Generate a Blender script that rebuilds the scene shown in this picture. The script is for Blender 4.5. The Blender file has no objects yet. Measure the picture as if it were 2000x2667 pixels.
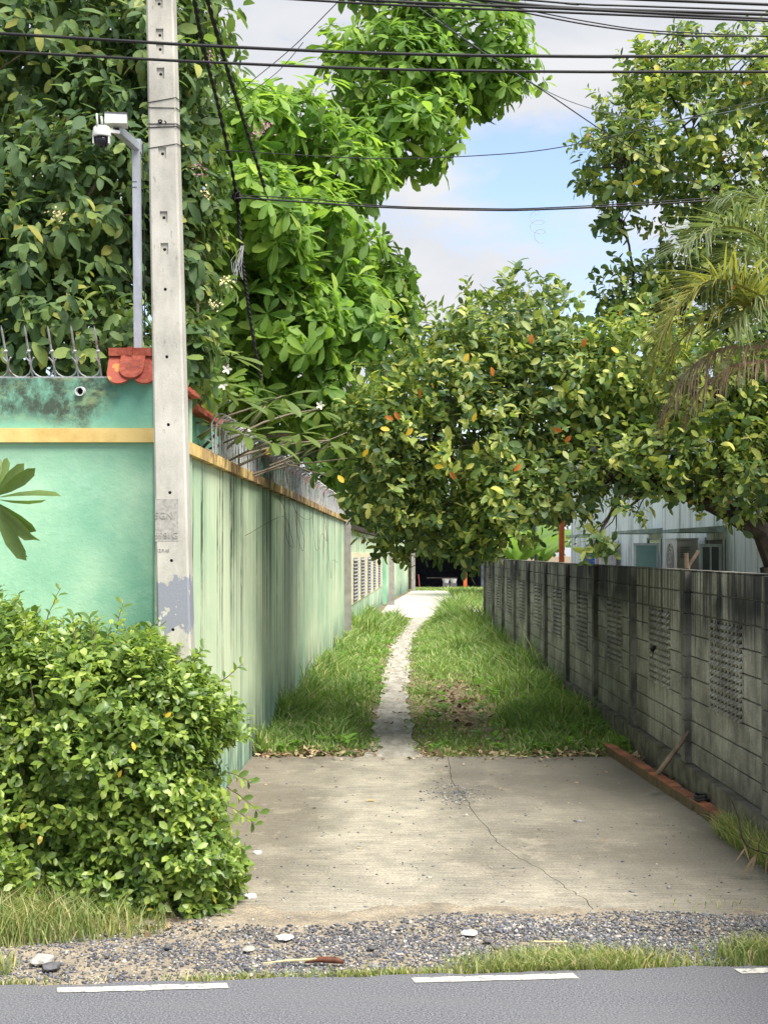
import bpy, bmesh, math, random
import numpy as np
from mathutils import Vector, Matrix

random.seed(7)
RNG = np.random.default_rng(11)
scn = bpy.context.scene
R = math.radians

# ------------------------------------------------------------------ camera, sky, sun, exposure
H = 2.15            # eye height over the driveway
F = 3700.0          # focal length in photo pixels (2000 x 2667)
cam_d = bpy.data.cameras.new('camera')
cam = bpy.data.objects.new('camera', cam_d)
scn.collection.objects.link(cam)
cam_d.sensor_fit = 'VERTICAL'
cam_d.sensor_height = 36.0
cam_d.lens = F / 2667.0 * 36.0
cam_d.shift_y = 104.5 / 2667.0
cam_d.clip_end = 2000.0
cam.location = (0, 0, H)
cam.rotation_euler = (R(90), 0, 0)
scn.camera = cam

SUN_AZ, SUN_EL = 140.0, 58.0      # azimuth clockwise from +Y (the alley), elevation
world = bpy.data.worlds.new('World')
scn.world = world
world.use_nodes = True
wn = world.node_tree
wn.nodes.clear()
def W(t, **k):
    n = wn.nodes.new(t)
    for a, b in k.items():
        setattr(n, a, b)
    return n
w_out = W('ShaderNodeOutputWorld')
w_bg = W('ShaderNodeBackground')
w_bg.inputs['Strength'].default_value = 0.14
w_sky = W('ShaderNodeTexSky', sky_type='NISHITA', sun_disc=False)
w_sky.sun_elevation = R(SUN_EL)
w_sky.sun_rotation = R(SUN_AZ)
w_sky.air_density = 1.0
w_sky.dust_density = 1.0
w_sky.ozone_density = 3.0
w_tc = W('ShaderNodeTexCoord')
w_map = W('ShaderNodeMapping')
w_map.inputs['Scale'].default_value = (1.0, 1.0, 2.2)
w_map.inputs['Location'].default_value = (5.435, 5.631, 0.590)
w_n = W('ShaderNodeTexNoise')
w_n.inputs['Scale'].default_value = 4.5
w_n.inputs['Detail'].default_value = 7
w_n.inputs['Roughness'].default_value = 0.52
w_r = W('ShaderNodeValToRGB')
w_r.color_ramp.elements[0].position = 0.42
w_r.color_ramp.elements[0].color = (0, 0, 0, 1)
w_r.color_ramp.elements[1].position = 0.53
w_r.color_ramp.elements[1].color = (1, 1, 1, 1)
w_n2 = W('ShaderNodeTexNoise')
w_n2.inputs['Scale'].default_value = 9.0
w_n2.inputs['Detail'].default_value = 5
w_cr = W('ShaderNodeValToRGB')
w_cr.color_ramp.elements[0].position = 0.3
w_cr.color_ramp.elements[0].color = (2.05, 2.16, 2.38, 1)
w_cr.color_ramp.elements[1].position = 0.62
w_cr.color_ramp.elements[1].color = (2.6, 2.63, 2.7, 1)
w_mix = W('ShaderNodeMix', data_type='RGBA')
L = wn.links.new
L(w_tc.outputs['Generated'], w_map.inputs['Vector'])
L(w_map.outputs['Vector'], w_n.inputs['Vector'])
L(w_map.outputs['Vector'], w_n2.inputs['Vector'])
L(w_n.outputs['Fac'], w_r.inputs['Fac'])
L(w_n2.outputs['Fac'], w_cr.inputs['Fac'])
L(w_r.outputs['Color'], w_mix.inputs['Factor'])
w_g = W('ShaderNodeMix', data_type='RGBA', blend_type='MULTIPLY')
w_g.inputs['Factor'].default_value = 1.0
w_g.inputs['B'].default_value = (0.95, 0.84, 0.80, 1)
L(w_sky.outputs['Color'], w_g.inputs['A'])
L(w_g.outputs['Result'], w_mix.inputs['A'])
L(w_cr.outputs['Color'], w_mix.inputs['B'])
L(w_mix.outputs['Result'], w_bg.inputs['Color'])
L(w_bg.outputs['Background'], w_out.inputs['Surface'])

sun_d = bpy.data.lights.new('sun', 'SUN')
sun_d.energy = 3.9
sun_d.angle = R(38.0)
sun_d.color = (1.0, 0.95, 0.86)
sun = bpy.data.objects.new('sun', sun_d)
scn.collection.objects.link(sun)
_el, _az = R(SUN_EL), R(SUN_AZ)
_sd = Vector((math.sin(_az) * math.cos(_el), math.cos(_az) * math.cos(_el), math.sin(_el)))
sun.rotation_euler = _sd.to_track_quat('Z', 'Y').to_euler()
sun.location = (4, -4, 14)

scn.view_settings.view_transform = 'Standard'
scn.view_settings.look = 'None'
scn.view_settings.gamma = 1.0
scn.view_settings.exposure = 1.27
scn.cycles.max_bounces = 5
scn.cycles.diffuse_bounces = 4
scn.cycles.transmission_bounces = 4
scn.cycles.use_denoising = True

# ------------------------------------------------------------------ helpers
COL = scn.collection
def at(px, py, y):
    """point at distance y along the alley, read off the photograph"""
    return Vector(((px - 1000.0) / F * y, y, H - (py - 1438.0) / F * y))

def tag(o, label=None, cat=None, group=None, kind=None):
    if label: o['label'] = label
    if cat: o['category'] = cat
    if group: o['group'] = group
    if kind: o['kind'] = kind
    return o
def empty(name, loc, label=None, cat=None, group=None):
    o = bpy.data.objects.new(name, None)
    COL.objects.link(o)
    o.location = loc
    o.empty_display_size = 0.1
    return tag(o, label, cat, group)
def link(name, me, parent=None, mat=None, loc=None):
    o = bpy.data.objects.new(name, me)
    COL.objects.link(o)
    if mat is not None and not me.materials:
        me.materials.append(mat)
    if parent is not None:
        o.parent = parent
        o.matrix_parent_inverse = Matrix.Translation(-parent.location)
    if loc is not None:
        o.location = loc
    return o

class MB:
    def __init__(s):
        s.v, s.f = [], []
    def add(s, vs, fs):
        k = len(s.v)
        s.v += [tuple(p) for p in vs]
        s.f += [tuple(k + i for i in q) for q in fs]
        return s
    def box(s, x0, x1, y0, y1, z0, z1):
        return s.add([(x0, y0, z0), (x1, y0, z0), (x1, y1, z0), (x0, y1, z0), (x0, y0, z1), (x1, y0, z1), (x1, y1, z1), (x0, y1, z1)],
                     [(0, 3, 2, 1), (4, 5, 6, 7), (0, 1, 5, 4), (1, 2, 6, 5), (2, 3, 7, 6), (3, 0, 4, 7)])
    def hexa(s, b, t):
        return s.add(list(b) + list(t), [(0, 3, 2, 1), (4, 5, 6, 7), (0, 1, 5, 4), (1, 2, 6, 5), (2, 3, 7, 6), (3, 0, 4, 7)])
    def obox(s, c, ax, ay, az, hx, hy, hz):
        c, ax, ay, az = Vector(c), Vector(ax) * hx, Vector(ay) * hy, Vector(az) * hz
        b = [c - ax - ay - az, c + ax - ay - az, c + ax + ay - az, c - ax + ay - az]
        return s.hexa(b, [p + 2 * az for p in b])
    def tube(s, pts, rad, n=6, cap=True):
        pts = [Vector(p) for p in pts]
        if not hasattr(rad, '__len__'): rad = [rad] * len(pts)
        rings = []
        ref = None
        for i, p in enumerate(pts):
            t = (pts[min(i + 1, len(pts) - 1)] - pts[max(i - 1, 0)]).normalized()
            if ref is None:
                ref = t.orthogonal().normalized()
            a = (ref - t * ref.dot(t))
            a = a.normalized() if a.length > 1e-6 else t.orthogonal().normalized()
            ref = a
            b = t.cross(a)
            rings.append([p + (a * math.cos(2 * math.pi * j / n) + b * math.sin(2 * math.pi * j / n)) * rad[i] for j in range(n)])
        k = len(s.v)
        for r_ in rings: s.v += [tuple(q) for q in r_]
        for i in range(len(rings) - 1):
            for j in range(n):
                s.f.append((k + i * n + j, k + i * n + (j + 1) % n, k + (i + 1) * n + (j + 1) % n, k + (i + 1) * n + j))
        if cap:
            s.f.append(tuple(k + j for j in reversed(range(n))))
            s.f.append(tuple(k + (len(rings) - 1) * n + j for j in range(n)))
        return s
    def mesh(s, name, mat=None, smooth=False):
        me = bpy.data.meshes.new(name)
        me.from_pydata(s.v, [], s.f)
        if smooth:
            me.polygons.foreach_set('use_smooth', [True] * len(me.polygons))
        me.update()
        if mat: me.materials.append(mat)
        return me
    def build(s, name, mat, parent=None, smooth=False):
        return link(name, s.mesh(name, mat, smooth), parent)

def tri_mesh(name, V, Fc, mat):
    V = np.asarray(V, np.float32).reshape(-1, 3)
    Fc = np.asarray(Fc, np.int32).reshape(-1, 3)
    me = bpy.data.meshes.new(name)
    me.vertices.add(len(V)); me.vertices.foreach_set('co', V.ravel())
    me.loops.add(Fc.size); me.loops.foreach_set('vertex_index', Fc.ravel())
    me.polygons.add(len(Fc))
    me.polygons.foreach_set('loop_start', np.arange(0, Fc.size, 3, dtype=np.int32))
    me.polygons.foreach_set('use_smooth', np.ones(len(Fc), dtype=bool))
    me.update(calc_edges=True)
    if mat: me.materials.append(mat)
    return me

def norm(a):
    return a / np.maximum(np.linalg.norm(a, axis=-1, keepdims=True), 1e-9)

def leaf_tpl(Ln=1.0, Wd=0.45, fold=0.3, curl=0.15, secs=((0.3, 0.85), (0.62, 1.0)), stalk=0.0):
    v = [(0, 0, 0)]
    for t, w in secs:
        z = -curl * t * t
        x = stalk + (1 - stalk) * t
        v += [(x, -w * Wd / 2, z + fold * w * Wd / 2), (x, 0, z), (x, w * Wd / 2, z + fold * w * Wd / 2)]
    v.append((1.0, 0, -curl))
    f = [(0, 1, 2), (0, 2, 3)]
    for i in range(len(secs) - 1):
        a, b = 1 + 3 * i, 4 + 3 * i
        f += [(a, b, b + 1), (a, b + 1, a + 1), (a + 1, b + 1, b + 2), (a + 1, b + 2, a + 2)]
    e = 1 + 3 * (len(secs) - 1); tip = len(v) - 1
    f += [(e, tip, e + 1), (e + 1, tip, e + 2)]
    return np.array(v, float) * Ln, np.array(f, int)

def instance(tpl, pos, X, Z, sc):
    v, f = tpl
    X = norm(X)
    Z = norm(Z - (Z * X).sum(1, keepdims=True) * X)
    Y = np.cross(Z, X)
    M = np.stack([X, Y, Z], 1) * sc[:, None, None]
    V = np.einsum('kc,ncd->nkd', v, M) + pos[:, None, :]
    Fc = f[None] + (np.arange(len(pos)) * len(v))[:, None, None]
    return V.reshape(-1, 3), Fc.reshape(-1, 3)

def merge(parts):
    Vs, Fs, k = [], [], 0
    for V, Fc in parts:
        Vs.append(V); Fs.append(Fc + k); k += len(V)
    return np.concatenate(Vs), np.concatenate(Fs)

def rand_unit(n):
    return norm(RNG.normal(size=(n, 3)))

def clusters(lumps, n, shell=0.5, outward=1.0, up=0.3, jit=0.5):
    lumps = np.array(lumps, float)
    w = lumps[:, 3] * lumps[:, 5] + lumps[:, 4] * lumps[:, 5]
    idx = RNG.choice(len(lumps), n, p=w / w.sum())
    u = rand_unit(n)
    r = RNG.uniform(shell, 1.0, n) ** 0.7
    wob = 1 + 0.24 * np.sin(u[:, 0] * 7 + idx) * np.cos(u[:, 2] * 6 + idx * 2)
    out_ = RNG.random(n) < .13
    wob = np.where(out_, wob * RNG.uniform(1.05, 1.32, n), wob)
    c = lumps[idx, :3] + u * (r * wob)[:, None] * lumps[idx, 3:6]
    o = norm(u / lumps[idx, 3:6])
    d = norm(o * outward + rand_unit(n) * jit + np.array([0, 0, up]))
    return c, d

def spray(c, d, per, length, opening, droop, size, jit=0.25, upn=0.6, svar=0.25):
    """leaves set round each twig (c, d): arrays for instance()"""
    n = len(c)
    a = norm(np.cross(d, rand_unit(n)))
    b = np.cross(d, a)
    P, X, Z, S = [], [], [], []
    for j in range(per):
        ph = j * 2.4 + RNG.uniform(-0.4, 0.4, n)
        op = opening + RNG.normal(0, 0.18, n)
        x = d * np.cos(op)[:, None] + (a * np.cos(ph)[:, None] + b * np.sin(ph)[:, None]) * np.sin(op)[:, None]
        x = norm(x + RNG.normal(0, jit, (n, 3)) * 0.5 + np.array([0, 0, -droop]))
        z = d * 0.8 + np.array([0, 0, upn]) + RNG.normal(0, jit, (n, 3))
        P.append(c + d * (length * (j / max(per - 1, 1) - 0.5)))
        X.append(x); Z.append(z)
        S.append(size * np.clip(np.exp(RNG.normal(-.04, svar * .75, n)), .45, 1.6))
    return np.concatenate(P), np.concatenate(X), np.concatenate(Z), np.concatenate(S)

# ------------------------------------------------------------------ materials
class NT:
    def __init__(s, name):
        s.m = bpy.data.materials.new(name)
        s.m.use_nodes = True
        s.t = s.m.node_tree
        s.t.nodes.clear()
        s.out = s.n('ShaderNodeOutputMaterial')
    def n(s, t, **k):
        x = s.t.nodes.new(t)
        for a, b in k.items(): setattr(x, a, b)
        return x
    def l(s, a, b): s.t.links.new(a, b)
    def pos(s, scale=(1, 1, 1), loc=(0, 0, 0), rot=(0, 0, 0)):
        g = s.n('ShaderNodeNewGeometry')
        m = s.n('ShaderNodeMapping')
        m.inputs['Scale'].default_value = scale
        m.inputs['Location'].default_value = loc
        m.inputs['Rotation'].default_value = rot
        s.l(g.outputs['Position'], m.inputs['Vector'])
        return m.outputs['Vector']
    def noise(s, vec, scale, detail=4, rough=0.55, dist=0.0):
        x = s.n('ShaderNodeTexNoise')
        x.inputs['Scale'].default_value = scale
        x.inputs['Detail'].default_value = detail
        x.inputs['Roughness'].default_value = rough
        x.inputs['Distortion'].default_value = dist
        s.l(vec, x.inputs['Vector'])
        return x.outputs['Fac']
    def ramp(s, fac, stops):
        r = s.n('ShaderNodeValToRGB')
        e = r.color_ramp.elements
        while len(e) < len(stops): e.new(0.5)
        for q, (p, c) in zip(e, stops):
            q.position = p
            q.color = (c, c, c, 1) if not hasattr(c, '__len__') else (*c, 1)
        s.l(fac, r.inputs['Fac'])
        return r.outputs['Color']
    def mix(s, fac, a, b, mode='MIX'):
        x = s.n('ShaderNodeMix', data_type='RGBA', blend_type=mode)
        for k, v in (('Factor', fac), ('A', a), ('B', b)):
            if isinstance(v, (int, float)): x.inputs[k].default_value = v if k == 'Factor' else (v, v, v, 1)
            elif isinstance(v, tuple): x.inputs[k].default_value = (*v, 1)
            else: s.l(v, x.inputs[k])
        return x.outputs['Result']
    def math(s, op, a, b=None, clamp=False):
        x = s.n('ShaderNodeMath', operation=op, use_clamp=clamp)
        for i, v in enumerate((a, b)):
            if v is None: continue
            if isinstance(v, (int, float)): x.inputs[i].default_value = v
            else: s.l(v, x.inputs[i])
        return x.outputs[0]
    def z(s):
        g = s.n('ShaderNodeNewGeometry')
        x = s.n('ShaderNodeSeparateXYZ')
        s.l(g.outputs['Position'], x.inputs[0])
        return x.outputs
    def rng(s, v, a, b, c=0.0, d=1.0):
        x = s.n('ShaderNodeMapRange')
        for i, q in enumerate((a, b, c, d)): x.inputs[i + 1].default_value = q
        s.l(v, x.inputs[0])
        return x.outputs[0]
    def finish(s, col, rough=0.8, spec=0.3, metal=0.0, bump=None, bs=0.3, bd=0.01):
        p = s.n('ShaderNodeBsdfPrincipled')
        if isinstance(col, tuple): p.inputs['Base Color'].default_value = (*col, 1)
        else: s.l(col, p.inputs['Base Color'])
        if isinstance(rough, (int, float)): p.inputs['Roughness'].default_value = rough
        else: s.l(rough, p.inputs['Roughness'])
        p.inputs['Specular IOR Level'].default_value = spec
        p.inputs['Metallic'].default_value = metal
        if bump is not None:
            b = s.n('ShaderNodeBump')
            b.inputs['Strength'].default_value = bs
            b.inputs['Distance'].default_value = bd
            s.l(bump, b.inputs['Height'])
            s.l(b.outputs['Normal'], p.inputs['Normal'])
        s.l(p.outputs[0], s.out.inputs['Surface'])
        return s.m

def leaf_mat(name, stops, trans=0.35, rough=0.42, spec=0.4, tcol=(1.0, 1.15, 0.45), clump=1.2, ctint=(1.25, 1.12, 0.8), cf=0.45):
    s = NT(name)
    g = s.n('ShaderNodeNewGeometry')
    c = s.ramp(g.outputs['Random Per Island'], stops)
    nz = s.noise(s.pos(), clump, 2)
    c = s.mix(s.ramp(nz, ((0.40, 0.0), (0.60, cf))), c, s.mix(1.0, c, ctint, 'MULTIPLY'))
    c = s.mix(s.math('MULTIPLY', g.outputs['Backfacing'], 0.55), c, s.mix(0.45, s.mix(1.0, c, (1.25, 1.2, 1.25), 'MULTIPLY'), (0.20, 0.24, 0.15)))
    fine_ = s.noise(s.pos(), 38, 3, 0.7)
    c = s.mix(s.ramp(fine_, ((0.40, 0.28), (0.52, 0.0))), c, s.mix(1.0, c, (0.55, 0.6, 0.6), 'MULTIPLY'))
    p = s.n('ShaderNodeBsdfPrincipled')
    s.l(c, p.inputs['Base Color'])
    p.inputs['Roughness'].default_value = rough
    p.inputs['Specular IOR Level'].default_value = spec
    t = s.n('ShaderNodeBsdfTranslucent')
    s.l(s.mix(1.0, c, (tcol[0] * 1.3, tcol[1] * 1.3, tcol[2] * 1.3), 'MULTIPLY'), t.inputs['Color'])
    m = s.n('ShaderNodeMixShader')
    m.inputs[0].default_value = trans
    s.l(p.outputs[0], m.inputs[1]); s.l(t.outputs[0], m.inputs[2])
    s.l(m.outputs[0], s.out.inputs['Surface'])
    return s.m

def plain(name, col, rough=0.6, spec=0.3, metal=0.0, var=0.15, scale=8.0, bs=0.15):
    s = NT(name)
    nz = s.noise(s.pos(), scale, 5)
    lo = tuple(max(0, c * (1 - var)) for c in col); hi = tuple(c * (1 + var) for c in col)
    c = s.ramp(nz, ((0.3, lo), (0.7, hi)))
    return s.finish(c, rough, spec, metal, nz, bs, 0.004)

M = {}
# --- road
s = NT('asphalt')
n1 = s.noise(s.pos(), 95, 5, 0.8); n2 = s.noise(s.pos((0.5, 3, 1)), 1.3, 4)
c = s.ramp(n1, ((0.38, (0.042, 0.043, 0.050)), (0.5, (0.112, 0.116, 0.132)), (0.60, (0.24, 0.244, 0.265))))
c = s.mix(s.ramp(n2, ((0.42, 0.0), (0.6, 0.4))), c, (0.145, 0.146, 0.152))
M['asphalt'] = s.finish(c, 0.85, 0.25, 0, n1, 0.7, 0.006)
# --- paint on the road
s = NT('road_paint')
n1 = s.noise(s.pos(), 24, 8, 0.82)
c = s.ramp(n1, ((0.42, (0.15, 0.15, 0.155)), (0.465, (0.44, 0.43, 0.39)), (0.6, (0.58, 0.565, 0.51))))
M['road_paint'] = s.finish(c, 0.7, 0.3, 0, n1, 0.4, 0.004)
# --- concrete driveway
s = NT('driveway_concrete')
st = s.noise(s.pos((1.2, 14, 1)), 2.2, 6, 0.65)
bl = s.noise(s.pos((1, 0.8, 1), (3.1, 0.7, 0)), 0.75, 5, 0.6)
fi = s.noise(s.pos(), 60, 5, 0.75)
c = s.ramp(bl, ((0.41, (0.105, 0.095, 0.076)), (0.48, (0.155, 0.142, 0.115)), (0.56, (0.225, 0.207, 0.168))))
b2 = s.noise(s.pos((1.6, 1.0, 1), (9.1, 2.2, 0)), 1.9, 8, 0.72)
c = s.mix(s.ramp(b2, ((0.51, 0.0), (0.57, 0.6))), c, (0.14, 0.13, 0.112))
c = s.mix(s.ramp(b2, ((0.40, 0.5), (0.46, 0.0))), c, (0.37, 0.335, 0.265))
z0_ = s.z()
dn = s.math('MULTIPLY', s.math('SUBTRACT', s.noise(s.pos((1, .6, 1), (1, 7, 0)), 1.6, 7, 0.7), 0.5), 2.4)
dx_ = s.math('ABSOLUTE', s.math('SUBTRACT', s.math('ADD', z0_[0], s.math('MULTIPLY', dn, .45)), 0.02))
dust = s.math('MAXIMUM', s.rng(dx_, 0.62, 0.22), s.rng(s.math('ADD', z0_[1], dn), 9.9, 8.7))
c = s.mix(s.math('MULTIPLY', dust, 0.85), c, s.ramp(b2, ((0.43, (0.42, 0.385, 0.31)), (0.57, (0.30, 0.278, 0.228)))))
st2 = s.noise(s.pos((1.5, 34, 1)), 2.0, 6, 0.7)
c = s.mix(s.ramp(st2, ((0.43, 0.6), (0.51, 0.0))), c, (0.14, 0.127, 0.10))
c = s.mix(s.ramp(st2, ((0.53, 0.0), (0.60, 0.35))), c, (0.42, 0.385, 0.31))
c = s.mix(s.ramp(fi, ((0.42, 0.55), (0.50, 0.0))), c, (0.12, 0.11, 0.09))
c = s.mix(s.ramp(fi, ((0.54, 0.0), (0.62, 0.35))), c, (0.44, 0.41, 0.34))
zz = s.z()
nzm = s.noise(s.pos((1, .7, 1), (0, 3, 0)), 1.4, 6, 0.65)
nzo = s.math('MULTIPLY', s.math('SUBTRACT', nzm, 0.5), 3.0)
back = s.math('MULTIPLY', s.rng(s.math('ADD', zz[1], nzo), 11.6, 13.6), s.rng(s.math('ADD', zz[0], s.math('MULTIPLY', nzo, .4)), 0.45, 0.75))  # back right area: stain mask that also paints in tree shade
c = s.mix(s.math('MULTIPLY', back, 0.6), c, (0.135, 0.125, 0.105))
rgt = s.rng(s.math('ADD', zz[0], s.math('MULTIPLY', nzo, .5)), 1.0, 2.0)  # right side darkened: stains plus shade put into the colour
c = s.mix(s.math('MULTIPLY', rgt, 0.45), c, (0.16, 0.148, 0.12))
sx = s.rng(s.math('ADD', zz[0], s.math('MULTIPLY', nzo, .35)), -1.5, -0.35, 0.8, 0.0)  # left side browned: stain and shade painted together by this mask
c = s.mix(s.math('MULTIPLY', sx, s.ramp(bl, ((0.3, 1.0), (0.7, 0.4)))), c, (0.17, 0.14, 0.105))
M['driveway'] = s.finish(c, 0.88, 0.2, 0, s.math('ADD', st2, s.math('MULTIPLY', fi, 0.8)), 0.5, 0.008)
s = NT('far_concrete')
st = s.noise(s.pos((0.8, 5, 1)), 1.2, 5); 
M['far_slab'] = s.finish(s.ramp(st, ((0.38, (0.33, 0.315, 0.28)), (0.58, (0.47, 0.45, 0.41)))), 0.9, 0.2, 0, st, 0.3)
# --- soil
s = NT('soil')
n1 = s.noise(s.pos(), 3.0, 6, 0.65); n2 = s.noise(s.pos(), 45, 4, 0.7)
c = s.ramp(n1, ((0.3, (0.10, 0.078, 0.05)), (0.5, (0.21, 0.165, 0.105)), (0.72, (0.38, 0.31, 0.21))))
c = s.mix(s.ramp(n2, ((0.35, 0.6), (0.6, 0.0))), c, (0.12, 0.1, 0.07))
M['soil'] = s.finish(c, 0.95, 0.1, 0, n2, 0.7, 0.02)
s = NT('path_dirt')
n1 = s.noise(s.pos((2, 0.6, 1)), 3.0, 7, 0.7); n2 = s.noise(s.pos((1, .3, 1)), 60, 4, 0.7)
c = s.ramp(n1, ((0.38, (0.24, 0.222, 0.185)), (0.5, (0.34, 0.32, 0.28)), (0.62, (0.44, 0.42, 0.38))))
c = s.mix(s.ramp(n2, ((0.40, 0.35), (0.52, 0.0))), c, (0.24, 0.22, 0.18))
M['path'] = s.finish(c, 0.95, 0.1, 0, n1, 0.4, 0.01)
s = NT('sandy_soil')
n1 = s.noise(s.pos(), 5.0, 6, 0.65); n2 = s.noise(s.pos(), 90, 3, 0.7)
c = s.ramp(n1, ((0.3, (0.20, 0.17, 0.13)), (0.5, (0.36, 0.30, 0.21)), (0.72, (0.52, 0.44, 0.32))))
c = s.mix(s.ramp(n2, ((0.4, 0.7), (0.6, 0.0))), c, (0.11, 0.11, 0.115))
M['sand'] = s.finish(c, 0.95, 0.1, 0, n2, 0.8, 0.015)
# --- green wall, street face
def drips(s, axis, freq, lo, hi, zst=0.28, seed=0.0):
    sc = (freq, 0.0, zst) if axis == 'x' else (0.0, freq, zst)
    return s.ramp(s.noise(s.pos(sc, (seed, seed * 1.7, seed)), 1.0, 6, 0.68, 0.15), ((lo, 0.0), (hi, 1.0)))
s = NT('green_wall_street')
zz = s.z()
n1 = s.noise(s.pos((1, 1, 0.8)), 1.6, 6, 0.6); n2 = s.noise(s.pos(), 30, 4, 0.7)
c = s.ramp(n1, ((0.36, (0.25, 0.49, 0.325)), (0.5, (0.34, 0.585, 0.395)), (0.62, (0.41, 0.645, 0.445))))
patch = s.math('MULTIPLY', s.rng(zz[0], -2.3, -1.9), s.ramp(s.noise(s.pos((1, 1, 1), (4, 0, 1)), 1.8, 5), ((0.4, 0.0), (0.6, 0.75))))
c = s.mix(patch, c, (0.19, 0.45, 0.31))
trow = s.noise(s.pos((2.0, 2.0, 2.6), (3, 0, 1)), 2.4, 8, 0.72)
c = s.mix(s.ramp(trow, ((0.40, 0.2), (0.5, 0.0))), c, (0.24, 0.47, 0.35))
c = s.mix(s.ramp(trow, ((0.54, 0.0), (0.64, 0.2))), c, (0.46, 0.68, 0.52))
up = s.rng(zz[2], 2.95, 2.98)
c = s.mix(s.math('MULTIPLY', up, 0.8), c, s.ramp(n1, ((0.38, (0.13, 0.36, 0.27)), (0.58, (0.20, 0.46, 0.34)))))
mould = s.ramp(s.noise(s.pos((1.3, 1, 1.0), (7.7, 0, 2.1)), 5.5, 9, 0.78), ((0.36, 0.1), (0.56, 0.95)))
mlim = s.math('MULTIPLY', s.rng(s.math('ADD', zz[2], s.math('MULTIPLY', s.math('SUBTRACT', n1, .5), .5)), 2.98, 3.10), s.rng(s.math('ADD', zz[0], s.math('MULTIPLY', s.math('SUBTRACT', n1, .5), .5)), -1.80, -1.92))
c = s.mix(s.math('MULTIPLY', mould, mlim), c, (0.055, 0.07, 0.05))
yel = s.ramp(s.noise(s.pos((1, 1, 2), (1.7, 0, 5)), 3.0, 6, 0.7), ((0.5, 0.0), (0.62, 0.55)))
c = s.mix(s.math('MULTIPLY', yel, mlim), c, (0.34, 0.45, 0.22))
low = s.math('MULTIPLY', s.rng(zz[2], 2.9, 2.78), s.rng(zz[2], 2.6, 2.8))
c = s.mix(s.math('MULTIPLY', low, s.ramp(n1, ((0.35, 0.0), (0.6, 0.5)))), c, (0.10, 0.25, 0.17))
fleck = s.ramp(s.noise(s.pos(), 18, 3, 0.8), ((0.68, 0.0), (0.74, 0.5)))
c = s.mix(fleck, c, (0.12, 0.3, 0.2))
M['wall_street'] = s.finish(c, 0.78, 0.2, 0, s.math('ADD', n2, s.math('MULTIPLY', trow, 1.5)), 0.3, 0.01)
# --- green wall, alley face
s = NT('green_wall_alley')
zz = s.z()
n1 = s.noise(s.pos((1, 0.35, 0.5)), 1.2, 6, 0.6); n2 = s.noise(s.pos(), 30, 4, 0.7)
c = s.ramp(n1, ((0.38, (0.38, 0.54, 0.36)), (0.5, (0.48, 0.61, 0.41)), (0.62, (0.58, 0.67, 0.46))))
brk_ = s.ramp(s.noise(s.pos((0, 2.2, 1.1), (0, 1, 4)), 1.6, 6, 0.7), ((0.40, 0.15), (0.56, 1.0)))
dr1 = drips(s, 'y', 3.0, 0.545, 0.575, 0.06, 0.0)
dr2 = drips(s, 'y', 5.0, 0.53, 0.58, 0.08, 3.0)
dr3 = drips(s, 'y', 1.6, 0.57, 0.60, 0.05, 8.0)
fade = s.rng(s.math('ADD', zz[2], s.math('MULTIPLY', s.math('SUBTRACT', s.noise(s.pos((0, 3.3, 0)), 1.0, 3), 0.5), 2.4)), 0.4, 2.2, 0.05, 1.0)
c = s.mix(s.math('MULTIPLY', s.math('MULTIPLY', dr2, brk_), s.math('MULTIPLY', fade, 0.42)), c, (0.14, 0.19, 0.12))
c = s.mix(s.math('MULTIPLY', s.math('MULTIPLY', dr1, brk_), s.math('MULTIPLY', fade, 0.95)), c, (0.05, 0.075, 0.05))
c = s.mix(s.math('MULTIPLY', dr3, s.math('MULTIPLY', fade, 0.8)), c, (0.06, 0.09, 0.065))
mid = s.ramp(s.noise(s.pos((0, 0.35, 0.5), (0, 2.3, 0.4)), 1.3, 5, 0.6), ((0.52, 0.0), (0.62, 0.25)))
c = s.mix(mid, c, (0.38, 0.48, 0.36))
foot = s.math('MULTIPLY', s.rng(zz[2], 0.8, 0.1), s.ramp(s.noise(s.pos((0, 2.2, 0.5)), 1.6, 7, 0.72), ((0.42, 0.0), (0.53, 1.0))))
c = s.mix(foot, c, (0.05, 0.08, 0.065))
foot2 = s.math('MULTIPLY', s.rng(zz[2], 1.0, 0.1), s.ramp(n1, ((0.40, 0.55), (0.55, 0.1))))
c = s.mix(foot2, c, (0.25, 0.44, 0.35))
M['wall_alley'] = s.finish(c, 0.78, 0.22, 0, s.math('ADD', n2, n1), 0.25, 0.01)
# --- yellow band
s = NT('yellow_band')
n1 = s.noise(s.pos((1, 1, 1)), 3.0, 6, 0.7)
c = s.ramp(n1, ((0.3, (0.50, 0.33, 0.10)), (0.55, (0.72, 0.53, 0.21))))
zz = s.z()
dirt = s.math('MULTIPLY', s.rng(zz[1], 10.2, 12.0), s.ramp(s.noise(s.pos((1, 1.3, 1)), 2.2, 6, 0.7), ((0.42, 0.0), (0.52, 0.9))))
c = s.mix(dirt, c, s.ramp(s.noise(s.pos(), 14, 4), ((0.35, (0.07, 0.055, 0.04)), (0.65, (0.30, 0.17, 0.10)))))
M['band'] = s.finish(c, 0.8, 0.2, 0, n1, 0.3)
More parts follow.
